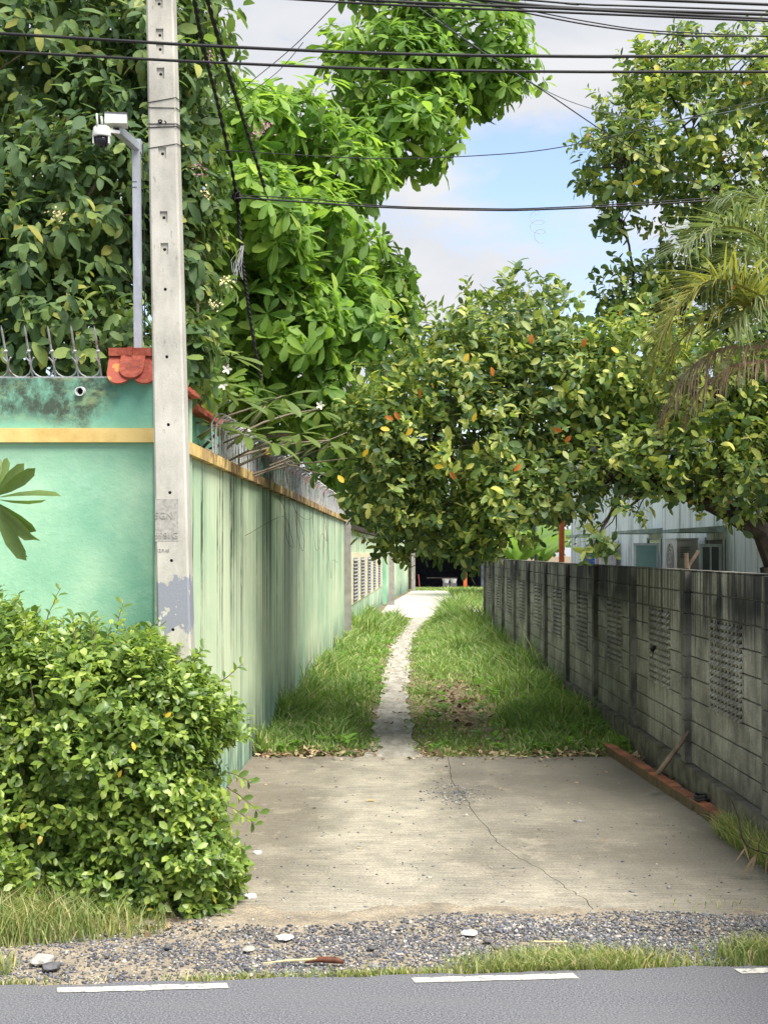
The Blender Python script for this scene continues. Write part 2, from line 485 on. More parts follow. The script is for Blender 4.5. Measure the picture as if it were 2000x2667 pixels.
# --- block wall
s = NT('block_concrete')
zz = s.z()
n1 = s.noise(s.pos((1, 1, 1)), 2.0, 6, 0.65); n2 = s.noise(s.pos(), 55, 4, 0.75)
c = s.ramp(n1, ((0.38, (0.205, 0.192, 0.168)), (0.5, (0.335, 0.318, 0.275)), (0.62, (0.48, 0.46, 0.40))))
c = s.mix(s.ramp(n2, ((0.38, 0.45), (0.55, 0.0))), c, (0.09, 0.09, 0.085))
dr = drips(s, 'y', 9.0, 0.47, 0.54, 0.10, 1.0)
topf = s.rng(s.math('ADD', zz[2], s.math('MULTIPLY', s.math('SUBTRACT', s.noise(s.pos((0, 6, .2)), 1.0, 4), 0.5), 1.2)), 1.35, 1.6)
c = s.mix(s.math('MULTIPLY', s.math('MULTIPLY', dr, topf), 0.9), c, (0.045, 0.044, 0.042))
big = s.ramp(s.noise(s.pos((0, 0.55, 0.3), (0, 5.2, 0)), 1.1, 4, 0.6), ((0.50, 0.0), (0.56, 1.0)))
c = s.mix(s.math('MULTIPLY', big, s.rng(zz[2], 1.4, 1.7)), c, (0.03, 0.03, 0.032))
dr3 = drips(s, 'y', 9.0, 0.45, 0.65, 0.08, 6.0)
c = s.mix(s.math('MULTIPLY', dr3, 0.4), c, (0.13, 0.127, 0.115))
c = s.mix(s.math('MULTIPLY', s.rng(zz[2], 0.6, 0.1), s.ramp(n1, ((0.3, 0.9), (0.6, 0.35)))), c, (0.07, 0.066, 0.056))
M['block'] = s.finish(c, 0.92, 0.15, 0, n2, 0.5, 0.008)
s = NT('pier_concrete')
zz = s.z()
n1 = s.noise(s.pos((1, 1, .6)), 3.0, 6, 0.7); n2 = s.noise(s.pos(), 60, 4, 0.75)
c = s.ramp(n1, ((0.38, (0.10, 0.097, 0.088)), (0.5, (0.19, 0.183, 0.16)), (0.62, (0.29, 0.28, 0.245))))
c = s.mix(s.math('MULTIPLY', s.rng(zz[2], 1.1, 1.7), s.ramp(s.noise(s.pos((0, 5, .4)), 1.3, 4), ((0.40, 0.3), (0.55, 0.95)))), c, (0.035, 0.035, 0.035))
M['pier'] = s.finish(c, 0.95, 0.1, 0, n2, 0.6, 0.01)
M['mortar'] = plain('mortar', (0.20, 0.19, 0.165), 0.95, 0.1, 0, 0.3, 20)
M['plinth'] = plain('plinth_concrete', (0.15, 0.14, 0.115), 0.95, 0.1, 0, 0.5, 6, 0.4)
# --- pole
s = NT('pole_concrete')
zz = s.z()
n1 = s.noise(s.pos((1, 1, 0.5)), 5.0, 6, 0.65); n2 = s.noise(s.pos(), 70, 4, 0.7)
c = s.ramp(n1, ((0.3, (0.33, 0.32, 0.28)), (0.55, (0.47, 0.455, 0.40)), (0.75, (0.55, 0.535, 0.48))))
c = s.mix(s.ramp(s.noise(s.pos((1, 1, 0.3)), 34, 5, 0.8), ((0.60, 0.0), (0.68, 0.6))), c, (0.16, 0.155, 0.14))
# flaked grey paint near the foot
pz = s.math('ADD', zz[2], s.math('MULTIPLY', s.math('SUBTRACT', s.noise(s.pos((1, 1, 0.6), (2, 0, 0)), 9, 5, 0.7), 0.5), 0.35))
pm = s.math('MULTIPLY', s.rng(pz, 1.98, 1.975), s.rng(pz, 1.66, 1.665))
chip = s.ramp(s.noise(s.pos((1, 1, 0.8), (5, 1, 3)), 11, 3, 0.6), ((0.36, 0.0), (0.37, 1.0)))
c = s.mix(s.math('MULTIPLY', pm, chip), c, (0.235, 0.25, 0.285))
M['pole'] = s.finish(c, 0.85, 0.2, 0, n2, 0.3, 0.006)
M['pole_far'] = plain('weathered_pole_concrete', (0.24, 0.23, 0.21), 0.9, 0.15, 0, 0.25, 4)
M['plate'] = plain('cast_plate', (0.33, 0.32, 0.29), 0.9, 0.15, 0, 0.25, 40, 0.4)
M['dark_hole'] = plain('drain_bore', (0.01, 0.01, 0.01), 0.9, 0.1, 0, 0.1)
s = NT('red_roof_tile')
n1 = s.noise(s.pos(), 22, 7, 0.75)
c = s.ramp(n1, ((0.38, (0.26, 0.06, 0.042)), (0.5, (0.38, 0.088, 0.055)), (0.62, (0.46, 0.14, 0.09))))
c = s.mix(s.ramp(s.noise(s.pos((1, 1, 1), (3, 1, 2)), 9, 7, 0.8), ((0.54, 0.0), (0.62, 0.7))), c, (0.10, 0.07, 0.055))
M['tile'] = s.finish(c, 0.75, 0.2, 0, n1, 0.4, 0.006)
s = NT('worn_roof_tile')
n1 = s.noise(s.pos(), 14, 5, 0.7)
c = s.mix(s.ramp(s.noise(s.pos((1, 1, 1), (0.3, 0, 0.2)), 7, 3), ((0.5, 0.0), (0.52, 1.0))), s.ramp(n1, ((0.3, (0.36, 0.08, 0.05)), (0.7, (0.45, 0.11, 0.07)))), (0.58, 0.26, 0.08))
M['tile_worn'] = s.finish(c, 0.6, 0.3, 0, n1, 0.2)
s = NT('galvanised_spike')
n1 = s.noise(s.pos(), 18, 5, 0.7)
c = s.ramp(n1, ((0.35, (0.26, 0.15, 0.09)), (0.42, (0.36, 0.36, 0.36)), (0.65, (0.50, 0.51, 0.53))))
M['spike'] = s.finish(c, 0.5, 0.4, 0.3, n1, 0.2)
s = NT('galvanised_post')
n1 = s.noise(s.pos((1, 1, 0.4)), 16, 5, 0.7)
c = s.ramp(n1, ((0.3, (0.40, 0.42, 0.46)), (0.7, (0.60, 0.62, 0.66))))
M['steel'] = s.finish(c, 0.42, 0.5, 0.45, n1, 0.05)
M['white_plastic'] = plain('white_plastic', (0.72, 0.73, 0.70), 0.4, 0.4, 0, 0.06, 10, 0.03)
M['black_plastic'] = plain('black_plastic', (0.012, 0.013, 0.018), 0.15, 0.5, 0, 0.1, 10, 0.0)
M['pvc'] = plain('grey_white_pipe', (0.55, 0.57, 0.57), 0.5, 0.35, 0, 0.15, 15)
M['cable'] = plain('cable_sheath', (0.012, 0.012, 0.013), 0.55, 0.35, 0, 0.3, 20, 0.1)
M['cable_grey'] = plain('weathered_cable', (0.10, 0.11, 0.13), 0.6, 0.3, 0, 0.3, 20, 0.1)
M['wire_pale'] = plain('pale_loose_wire', (0.35, 0.36, 0.38), 0.6, 0.3, 0, 0.2, 20, 0.1)
s = NT('kerb_brick')
n1 = s.noise(s.pos(), 30, 5, 0.7); n0 = s.noise(s.pos(), 1.6, 4)
oi = s.n('ShaderNodeObjectInfo')
c = s.ramp(oi.outputs['Random'], ((0.0, (0.22, 0.09, 0.055)), (0.5, (0.33, 0.125, 0.07)), (1.0, (0.46, 0.19, 0.10))))
c = s.mix(s.ramp(n0, ((0.42, 0.0), (0.6, 0.7))), c, (0.17, 0.095, 0.06))
zz = s.z()
c = s.mix(s.math('MULTIPLY', s.rng(zz[2], 0.088, 0.07), 0.85), c, (0.14, 0.115, 0.075))
M['brick'] = s.finish(c, 0.9, 0.15, 0, n1, 0.5, 0.006)
M['wood'] = plain('dry_wood', (0.20, 0.155, 0.11), 0.85, 0.15, 0, 0.35, 12, 0.4)
M['bark'] = plain('bark', (0.055, 0.046, 0.038), 0.95, 0.1, 0, 0.5, 9, 0.8)
M['twig'] = plain('twig_bark', (0.16, 0.135, 0.10), 0.9, 0.1, 0, 0.3, 12, 0.4)
s = NT('house_wall')
zz = s.z()
n1 = s.noise(s.pos((0.5, 1.2, 0.25)), 2.0, 6, 0.65)
c = s.ramp(n1, ((0.38, (0.55, 0.60, 0.56)), (0.47, (0.80, 0.84, 0.80)), (0.6, (0.86, 0.88, 0.85))))
c = s.mix(drips(s, 'y', 4.0, 0.55, 0.72, 0.25, 2.0), c, (0.33, 0.38, 0.34))
M['house'] = s.finish(c, 0.75, 0.25, 0, n1, 0.1)
M['shade_slab'] = plain('mossy_sunshade', (0.33, 0.40, 0.37), 0.85, 0.2, 0, 0.4, 7)
M['frame'] = plain('window_frame', (0.50, 0.55, 0.56), 0.5, 0.4, 0, 0.1)
M['glass_green'] = plain('frosted_glass', (0.20, 0.34, 0.32), 0.25, 0.5, 0, 0.15, 3, 0.02)
M['glass_dark'] = plain('dark_glass', (0.07, 0.08, 0.08), 0.12, 0.5, 0, 0.3, 3, 0.02)
M['ac_white'] = plain('ac_casing', (0.62, 0.58, 0.55), 0.5, 0.35, 0, 0.12, 6)
M['ac_dark'] = plain('ac_grille', (0.22, 0.21, 0.19), 0.6, 0.3, 0, 0.2, 8)
M['orange'] = plain('orange_paint', (0.48, 0.12, 0.035), 0.8, 0.25, 0, 0.2, 4)
M['shed_dark'] = plain('shed_boards', (0.08, 0.088, 0.125), 0.85, 0.15, 0, 0.4, 4)
M['shed_roof'] = plain('shed_roof_sheet', (0.06, 0.065, 0.075), 0.7, 0.2, 0, 0.3, 4)
M['blue'] = plain('blue_crate_plastic', (0.03, 0.09, 0.35), 0.5, 0.35, 0, 0.15, 6)
s = NT('gravel_stone')
g = s.n('ShaderNodeNewGeometry')
c = s.ramp(g.outputs['Random Per Island'], ((0.0, (0.055, 0.057, 0.068)), (0.5, (0.13, 0.135, 0.155)), (0.82, (0.22, 0.22, 0.225)), (1.0, (0.48, 0.45, 0.39))))
M['gravel'] = s.finish(c, 0.85, 0.25, 0, s.noise(s.pos(), 120, 3), 0.3)
M['stone_dark'] = plain('dark_stone', (0.10, 0.10, 0.105), 0.9, 0.2, 0, 0.35, 30, 0.5)
M['stone_pale'] = plain('pale_stone', (0.34, 0.33, 0.30), 0.9, 0.2, 0, 0.3, 30, 0.5)
M['paper'] = plain('white_scrap', (0.78, 0.78, 0.76), 0.7, 0.2, 0, 0.08, 20)
M['sheath'] = plain('brown_dry_sheath', (0.10, 0.035, 0.018), 0.6, 0.3, 0, 0.4, 25)
M['straw'] = plain('pale_straw', (0.55, 0.48, 0.26), 0.8, 0.2, 0, 0.2, 20)
M['rubber'] = plain('black_rubber', (0.02, 0.02, 0.021), 0.5, 0.4, 0, 0.3, 20)
M['petal'] = plain('white_petal', (0.66, 0.65, 0.58), 0.6, 0.25, 0, 0.05)
M['pink'] = plain('pink_blossom', (0.36, 0.20, 0.23), 0.7, 0.2, 0, 0.2)

M['leaf_dark'] = leaf_mat('leaf_dark', ((0.0, (0.050, 0.098, 0.046)), (0.5, (0.088, 0.155, 0.062)), (0.80, (0.15, 0.23, 0.08)), (0.95, (0.25, 0.33, 0.10)), (1.0, (0.34, 0.33, 0.09))), 0.36, 0.55, 0.25)
M['leaf_bright'] = leaf_mat('leaf_bright', ((0.0, (0.085, 0.175, 0.045)), (0.5, (0.155, 0.285, 0.062)), (0.85, (0.24, 0.38, 0.085)), (1.0, (0.33, 0.45, 0.11))), 0.46, 0.5, 0.25, ctint=(1.3, 1.18, .9), cf=.9)
M['leaf_olive'] = leaf_mat('leaf_olive', ((0.0, (0.045, 0.092, 0.042)), (0.35, (0.095, 0.16, 0.058)), (0.7, (0.23, 0.29, 0.085)), (0.94, (0.40, 0.43, 0.14)), (0.996, (0.48, 0.46, 0.15)), (1.0, (0.50, 0.27, 0.03))), 0.35, 0.45, 0.3, clump=0.7, ctint=(1.35, 1.32, 1.0), cf=1.0)
M['leaf_hedge'] = leaf_mat('leaf_hedge', ((0.0, (0.070, 0.135, 0.035)), (0.5, (0.185, 0.285, 0.060)), (0.9, (0.32, 0.42, 0.095)), (0.997, (0.36, 0.46, 0.12)), (1.0, (0.55, 0.38, 0.03))), 0.38, 0.36, 0.5, clump=2.5)
M['leaf_frangipani'] = leaf_mat('leaf_frangipani', ((0.0, (0.07, 0.12, 0.045)), (0.6, (0.13, 0.19, 0.06)), (1.0, (0.24, 0.30, 0.08))), 0.35, 0.4)
M['leaf_far'] = leaf_mat('leaf_far', ((0.0, (0.035, 0.08, 0.025)), (1.0, (0.10, 0.18, 0.04))), 0.3, 0.5)
M['leaf_banana'] = leaf_mat('leaf_banana', ((0.0, (0.11, 0.21, 0.055)), (1.0, (0.19, 0.31, 0.09))), 0.5, 0.4)
M['leaf_orange'] = leaf_mat('leaf_orange', ((0.0, (0.46, 0.20, 0.03)), (1.0, (0.48, 0.13, 0.03))), 0.3, 0.5, tcol=(1.0, 0.7, 0.3))
M['leaf_yellow'] = leaf_mat('leaf_yellow', ((0.0, (0.62, 0.50, 0.05)), (1.0, (0.65, 0.40, 0.04))), 0.3, 0.5, tcol=(1.0, 0.8, 0.3))
M['frond_green'] = leaf_mat('frond_green', ((0.0, (0.10, 0.15, 0.07)), (1.0, (0.27, 0.31, 0.19))), 0.25, 0.35, 0.5)
M['frond_olive'] = leaf_mat('frond_olive', ((0.0, (0.19, 0.21, 0.06)), (1.0, (0.36, 0.33, 0.10))), 0.35, 0.4)
M['frond_dead'] = leaf_mat('frond_dead', ((0.0, (0.20, 0.13, 0.09)), (1.0, (0.46, 0.36, 0.28))), 0.15, 0.6, tcol=(1, .8, .6))
M['grass'] = leaf_mat('grass', ((0.0, (0.12, 0.21, 0.06)), (0.5, (0.20, 0.325, 0.095)), (0.85, (0.31, 0.43, 0.15)), (0.93, (0.45, 0.47, 0.24)), (1.0, (0.60, 0.54, 0.34))), 0.35, 0.55, 0.2, clump=0.9)
M['grass_dry'] = leaf_mat('grass_dry', ((0.0, (0.14, 0.215, 0.05)), (0.55, (0.25, 0.31, 0.10)), (0.8, (0.38, 0.37, 0.17)), (1.0, (0.55, 0.46, 0.26))), 0.3, 0.55, 0.3, clump=3.0)
M['weed'] = leaf_mat('weed', ((0.0, (0.10, 0.23, 0.03)), (1.0, (0.19, 0.36, 0.05))), 0.4, 0.45)
M['litter'] = leaf_mat('litter', ((0.0, (0.075, 0.048, 0.032)), (0.4, (0.21, 0.15, 0.10)), (0.75, (0.37, 0.29, 0.19)), (1.0, (0.52, 0.43, 0.27))), 0.1, 0.7, 0.2, tcol=(1, .8, .6))

# ------------------------------------------------------------------ ground, road, driveway
def XL(y): return -1.741 + 0.02297 * y          # alley face of the green wall
def XR(y): return 2.757 - 0.00405 * (y - 12.85)  # alley face of the block wall
def road_y(x): return 7.215 + 0.093 * x          # edge of the asphalt

g = MB().add([(-400, -300, -0.03), (400, -300, -0.03), (400, 700, -0.03), (-400, 700, -0.03)], [(0, 1, 2, 3)]).build('ground', M['soil'])
tag(g, 'bare brown soil under the grass and shoulder', kind='structure')
xa = [-60, -6, -4] + [(-3 + 0.1 * i) for i in range(61)] + [4, 6, 60]
jit = lambda x: 0.018 * math.sin(x * 9.1) + 0.012 * math.sin(x * 23.7 + 1) if abs(x) < 5 else 0
rb = MB()
rb.add([(x, road_y(x) + jit(x), 0.0) for x in xa] + [(x, -60 + 0.093 * x, 0.0) for x in xa] + [(x, road_y(x) + jit(x), -0.05) for x in xa],
       [(i, len(xa) + i, len(xa) + i + 1, i + 1) for i in range(len(xa) - 1)] + [(2 * len(xa) + i, i, i + 1, 2 * len(xa) + i + 1) for i in range(len(xa) - 1)])
road = rb.build('road', M['asphalt'])
tag(road, 'grey asphalt road in front of the alley', kind='structure')
ud = Vector((1, 0.093, 0)).normalized(); vd = Vector((-0.093, 1, 0)).normalized()
def dash(px0, y_off, length, name='road_marking'):
    x0 = px0
    p = Vector((x0, road_y(x0) - y_off, 0.004))
    n = 16
    top = []; bot = []
    for i in range(n + 1):
        q = p + ud * (length * i / n)
        top.append(q + vd * random.uniform(-0.006, 0.004)); bot.append(q - vd * (0.086 + random.uniform(-0.006, 0.004)) + ud * 0.012)
    m = MB().add(top + bot, [(n + 1 + i, n + 2 + i, i + 1, i) for i in range(n)])
    return m.build(name, M['road_paint'])
for x0, lab in ((-1.61, 'worn white road dash in front of the hedge'), (0.135, 'white road dash in front of the gravel shoulder and driveway'), (1.80, 'white road dash cut off by the right edge')):
    tag(dash(x0, 0.062, 0.83), lab, 'road marking', 'white edge dashes on the road')
for x0 in (-3.25, 3.5):
    tag(dash(x0, 0.062, 0.83), 'white road dash beyond the picture edge', 'road marking', 'white edge dashes on the road')

sh = MB().add([(-60, road_y(-60) - .05, -0.018), (60, road_y(60) - .05, -0.018), (60, 16.8, -0.018), (-60, 16.8, -0.018)], [(0, 1, 2, 3)])
sh = MB()
xs_ = [-60, -4, -3, -2, -1, 0, 1, 2, 3, 4, 60]
sh.add([(x, road_y(x) - 0.04, -0.016) for x in xs_] + [(x, 8.9, -0.016) for x in xs_], [(i, i + 1, len(xs_) + i + 1, len(xs_) + i) for i in range(len(xs_) - 1)])
tag(sh.build('shoulder', M['sand']), 'sandy road shoulder under the gravel', kind='structure')

# driveway: two slabs parted by a crack
crack = [(at(1163, 1971, 14.92).x, 14.94), (0.61, 13.9), (0.63, 12.95), (0.73, 11.7), (0.79, 10.95), (0.86, 10.3), (0.90, 9.75), (1.02, 9.3), (1.20, 8.78), (1.24, 8.6), (1.31, 8.30)]
crack = [(0.658, 14.94), (0.652, 14.2), (0.645, 13.6), (0.66, 13.0), (0.70, 12.4), (0.735, 11.9), (0.79, 11.2), (0.82, 10.75), (0.86, 10.35), (0.955, 9.98), (1.06, 9.62), (1.155, 9.15), (1.185, 9.02), (1.24, 8.8), (1.26, 8.5), (1.285, 8.22)]
fine = []
for (xa0, ya0), (xb0, yb0) in zip(crack[:-1], crack[1:]):
    for k in range(4):
        t = k / 4
        fine.append((xa0 + (xb0 - xa0) * t + random.uniform(-.013, .013), ya0 + (yb0 - ya0) * t))
fine.append(crack[-1])
drv = empty('driveway', (0.5, 11.5, 0), None, None)
tag(drv, 'cracked concrete driveway slab', kind='structure')
def front(x): return 8.25 + 0.05 * math.sin(x * 3.1 + 1) + 0.03 * math.sin(x * 8.3) + max(0, x - 1.2) * 0.15
nL = len(fine)
lv = [(XL(y) + 0.01, y, 0.0) for x, y in fine]
lv[-1] = (-1.30, front(-1.3), 0.0)
rvv = [(x - 0.003, y, 0.0) for x, y in fine]
m = MB(); m.add(lv + rvv + [(x, y, -0.03) for x, y, z in rvv], [(i, nL + i, nL + i + 1, i + 1)[::-1] for i in range(nL - 1)] + [(nL + i, 2 * nL + i, 2 * nL + i + 1, nL + i + 1) for i in range(nL - 1)])
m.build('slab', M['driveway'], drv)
def kerbx(y): return 2.34 + (15.3 - y) * 0.0585
rv2 = [(kerbx(y) + 0.02 + (0.6 if y < 9.8 else 0), y, 0.0) for x, y in fine]
lv2 = [(x + 0.0025, y, 0.0) for x, y in fine]
m = MB(); m.add(lv2 + rv2 + [(x, y, -0.03) for x, y, z in lv2], [(i, nL + i, nL + i + 1, i + 1)[::-1] for i in range(nL - 1)] + [(nL * 2 + i, i, i + 1, nL * 2 + i + 1) for i in range(nL - 1)])
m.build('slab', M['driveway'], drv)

sd0 = MB(); n_ = 90
lo_, hi_ = [], []
for i in range(n_ + 1):
    x = -1.75 + 5.2 * i / n_
    e = 8.55 + .09 * math.sin(x * 2.3 + .6) + .05 * math.sin(x * 6.1) + .035 * math.sin(x * 17.3 + 2) + random.uniform(-.03, .03) + max(0, -.6 - x) * .5
    lo_.append((x, 8.02, -0.022)); hi_.append((x, e, 0.0035))
md_ = [(x, 8.27, 0.004) for x, _, _ in lo_]
sd0.add(lo_ + md_ + hi_, [(i, i + 1, n_ + 2 + i, n_ + 1 + i) for i in range(n_)] + [(n_ + 1 + i, n_ + 2 + i, 2 * n_ + 3 + i, 2 * n_ + 2 + i) for i in range(n_)])
tag(sd0.build('sand_drift', M['sand']), 'sandy grit washed over the front edge of the driveway', kind='structure')
path_pts = [(14.9, -0.16, 0.42), (15.7, -0.09, 0.31), (17.8, -0.07, 0.295), (20.3, -0.04, 0.285), (23, 0.03, 0.34), (26.1, 0.085, 0.41), (29, 0.12, 0.48), (32, 0.17, 0.57), (35, 0.33, 0.68), (38.2, 0.51, 0.81), (42, 0.72, 1.08), (46, 0.92, 1.45), (47.5, 0.95, 1.7)]
def pathx(y):
    ys = [p[0] for p in path_pts]
    return float(np.interp(y, ys, [p[1] for p in path_pts])), float(np.interp(y, ys, [p[2] for p in path_pts]))
yy = np.linspace(14.9, 47.4, 90)
m = MB(); L0 = []; R0 = []
for y in yy:
    a, b = pathx(y)
    L0.append((a - 0.06 + random.uniform(-.05, .05), y, -0.008)); R0.append((b + 0.06 + random.uniform(-.05, .05), y, -0.008))
m.add(L0 + R0, [(i, len(yy) + i, len(yy) + i + 1, i + 1) for i in range(len(yy) - 1)])
tag(m.build('path', M['path']), 'pale trodden dirt path through the grass', kind='structure')
fs = empty('far_pavement', (2, 62, 0)); tag(fs, 'sunlit concrete paving at the far end of the alley', kind='structure')
rows = np.linspace(46.7, 79.4, 9)
for i in range(8):
    y0, y1 = rows[i], rows[i + 1] - 0.06
    def lx(y): return (-0.9 + (y - 35) * 0.0347 if y < 59.5 else 0.0 + (y - 59.9) * 0.068) + 0.25
    MB().hexa([(lx(y0), y0, -0.025), (3.75, y0, -0.025), (3.75, y1, -0.025), (lx(y1), y1, -0.025)], [(lx(y0), y0, 0.0), (3.75, y0, 0.0), (3.75, y1, 0.0), (lx(y1), y1, 0.0)]).build('slab', M['far_slab'], fs)

# ------------------------------------------------------------------ green boundary wall
YC, XC = 9.47, -1.523
wl = empty('boundary_wall', (XC, YC, 0), 'tall mint green rendered wall with yellow band, stained black along the alley', 'wall')
Y2 = 34.4
T = 0.16
# street face
MB().box(-9.0, XC - 0.002, YC, YC + T, -0.03, 3.31).build('street_wall', M['wall_street'], wl)
# alley face: lower wall and set-back upper wall
MB().hexa([(XL(YC + T) - T, YC + T + .002, -.03), (XL(YC + T) , YC + T + .002, -.03), (XL(Y2), Y2, -.03), (XL(Y2) - T, Y2, -.03)],
          [(XL(YC + T) - T, YC + T + .002, 2.88), (XL(YC + T), YC + T + .002, 2.88), (XL(Y2), Y2, 2.88), (XL(Y2) - T, Y2, 2.88)]).build('alley_wall', M['wall_alley'], wl)
MB().hexa([(XL(10.9) - .34, 10.9, 2.6), (XL(10.9) - .22, 10.9, 2.6), (XL(Y2) - .22, Y2, 2.6), (XL(Y2) - .34, Y2, 2.6)],
          [(XL(10.9) - .34, 10.9, 3.36), (XL(10.9) - .22, 10.9, 3.36), (XL(Y2) - .22, Y2, 3.36), (XL(Y2) - .34, Y2, 3.36)]).build('upper_wall', M['wall_street'], wl)
# corner pilasters (street corner, alley side)
MB().box(XC - 0.002, XC + 0.018, YC - 0.012, YC + T + 0.02, -0.03, 3.31).build('corner_strip', M['wall_alley'], wl)
MB().hexa([(XL(9.66) - .1, 9.66, -.03), (XL(9.66) + .022, 9.66, -.03), (XL(10.9) + .022, 10.9, -.03), (XL(10.9) - .1, 10.9, -.03)],
          [(XL(9.66) - .1, 9.66, 3.31), (XL(9.66) + .022, 9.66, 3.31), (XL(10.9) + .022, 10.9, 3.31), (XL(10.9) - .1, 10.9, 3.31)]).build('pilaster', M['wall_alley'], wl)
# yellow band
MB().box(-9.0, XC + 0.05, YC - 0.035, YC - 0.001, 2.88, 2.974).build('yellow_band', M['band'], wl)
def strip(y0, y1, xo0, xo1, z0, z1):
    return MB().hexa([(XL(y0) + xo0, y0, z0), (XL(y0) + xo1, y0, z0), (XL(y1) + xo1, y1, z0), (XL(y1) + xo0, y1, z0)],
                     [(XL(y0) + xo0, y0, z1), (XL(y0) + xo1, y0, z1), (XL(y1) + xo1, y1, z1), (XL(y1) + xo0, y1, z1)])
strip(9.62, Y2, -0.22, 0.055, 2.882, 2.974).build('yellow_band', M['band'], wl)
# drain stub
m = MB(); c0 = at(213, 1019, YC)
ring = []
for rr, yy_ in ((0.031, YC + 0.02), (0.031, YC - 0.030), (0.024, YC - 0.030), (0.024, YC + 0.02)):
    ring.append([(c0.x + rr * math.cos(t * math.pi / 10) - (YC - yy_) * 0.25, yy_, c0.z + rr * math.sin(t * math.pi / 10) - (YC - yy_) * .12) for t in range(20)])
for q in ring: m.v += q
for i in range(3):
    for j in range(20): m.f.append((i * 20 + j, i * 20 + (j + 1) % 20, (i + 1) * 20 + (j + 1) % 20, (i + 1) * 20 + j))
dp = m.build('drain_pipe', M['pvc'], wl)
MB().add([(c0.x + 0.0235 * math.cos(t * math.pi / 10) , YC - 0.004, c0.z + 0.0235 * math.sin(t * math.pi / 10)) for t in range(20)], [tuple(range(20))]).build('bore', M['dark_hole'], dp)

# tiled cap on the corner
def tile_mesh(w, l, th, round_=True):
    m = MB(); n = 10
    prof = [(-w / 2, 0), (w / 2, 0)]
    cut = 0.32 * l
    prof += [(w / 2 * math.cos(a), -(l - cut) - cut * math.sin(a)) for a in [math.pi * k / n for k in range(n + 1)]]
    top = [(x, y, th) for x, y in prof]; bot = [(x, y, 0) for x, y in prof]
    k = len(prof)
    m.add(top + bot, [tuple(reversed(range(k)))[::1], tuple(range(k, 2 * k))] + [(i, (i + 1) % k, k + (i + 1) % k, k + i) for i in range(k)])
    return m
sl = R(54)
def tile(px, zt, yt, w, l, th, mat, lift, nm='roof_tile'):
    o = link(nm, tile_mesh(w, l, th).mesh(nm, mat), wl)
    o.matrix_parent_inverse = Matrix.Translation(-wl.location)
    o.location = (px, yt, zt + lift)
    o.rotation_euler = (sl, 0, 0)
    return o
cx = (at(283, 980, YC).x + at(412, 980, YC).x) / 2
tile(cx - 0.083, 3.50, YC + 0.09, 0.168, 0.30, 0.014, M['tile_worn'], 0)
tile(cx + 0.087, 3.50, YC + 0.09, 0.168, 0.30, 0.014, M['tile'], 0)
tile(cx - 0.003, 3.50, YC + 0.075, 0.162, 0.27, 0.016, M['tile'], 0.012)
for xa_, xb_, nm, e in ((cx - 0.168, cx - 0.042, 'ridge_tile', 0), (cx - 0.04, cx - 0.008, 'ridge_collar', 0.008), (cx - 0.006, cx + 0.13, 'ridge_tile', 0), (cx + 0.132, cx + 0.17, 'ridge_collar', 0.008)):
    MB().box(xa_, xb_, YC + 0.02 - e, YC + 0.19 + e, 3.462, 3.515 + e).build(nm, M['tile'], wl)
# hidden back slope of the cap
MB().hexa([(cx - .165, YC + .10, 3.40), (cx + .165, YC + .10, 3.40), (cx + .165, YC + .30, 3.30), (cx - .165, YC + .30, 3.30)], [(cx - .165, YC + .12, 3.455), (cx + .165, YC + .12, 3.455), (cx + .165, YC + .34, 3.33), (cx - .165, YC + .34, 3.33)]).build('back_slope', M['tile'], wl)
# side tiles seen edge-on over the pilaster
for k in range(6):
    y0 = 9.75 + k * 0.19
    strip(y0, y0 + 0.175, -0.12, 0.085, 3.32 + 0.004 * (k % 2), 3.345 + 0.004 * (k % 2)).build('side_tile', M['tile'], wl)
    strip(y0 + .02, y0 + 0.155, -0.10, 0.06, 3.352, 3.375).build('side_tile', M['tile'], wl)
# coping runs along the alley
for y0, y1 in ((11.6, 13.55), (14.2, 16.9), (17.6, 20.4), (21.0, 24.2), (24.9, 28.0), (28.6, 31.6), (32.0, 34.2)):
    strip(y0, y1, -0.40, -0.13, 3.363, 3.40).build('coping_tile', M['tile'], wl)
    strip(y0 + .03, y1 - .03, -0.35, -0.19, 3.403, 3.46).build('coping_ridge', M['tile'], wl)
    strip(y0, y0 + 0.22, -0.42, -0.11, 3.405, 3.49).build('coping_end', M['tile'], wl)

# spikes on the street wall
sf = empty('spike_fence', (-2.2, YC + .05, 3.31), 'row of pointed metal spikes with half rings on the green wall', 'spike fence')
zt = 3.315
MB().box(-4.6, cx - 0.17, YC + 0.04, YC + 0.055, zt, zt + 0.012).build('base_rail', M['spike'], sf)
lean = -0.16
sp0 = at(86, 983, YC + .045).x
def spike_mesh(x):
    m = MB()
    b = Vector((x, YC + .05, zt + 0.01)); t = Vector((x - 0.012, YC + .05 + lean, zt + 0.30))
    m.tube([b, b.lerp(t, .5), t, t + (t - b).normalized() * 0.03], [0.0075, 0.0075, 0.0075, 0.001], 6)
    return m
k = 0
for i in range(-16, 6):
    x = sp0 + 0.153 * (i - 1)
    if x > cx - 0.19: continue
    sp = spike_mesh(x).build('spike', M['spike'], sf)
    b = Vector((x, YC + .05 + lean * .5, zt + 0.165))
    MB().tube([b + Vector((-0.022, -.012, -.012)), b + Vector((-0.008, -.016, 0.004)), b + Vector((0.004, -.008, 0.006))], [0.003, 0.009, 0.008], 6).build('thorn', M['spike'], sp)
    pts = [Vector((x + 0.0765 + 0.0765 * math.cos(a), YC + .05 + lean * 0.3 * (math.sin(a) + 1), zt + 0.075 + 0.07 * math.sin(a))) for a in [math.pi * (0.72 + 1.56 * q / 12) for q in range(13)]]
    if x < cx - 0.3: MB().tube(pts, 0.006, 5).build('half_ring', M['spike'], sf)

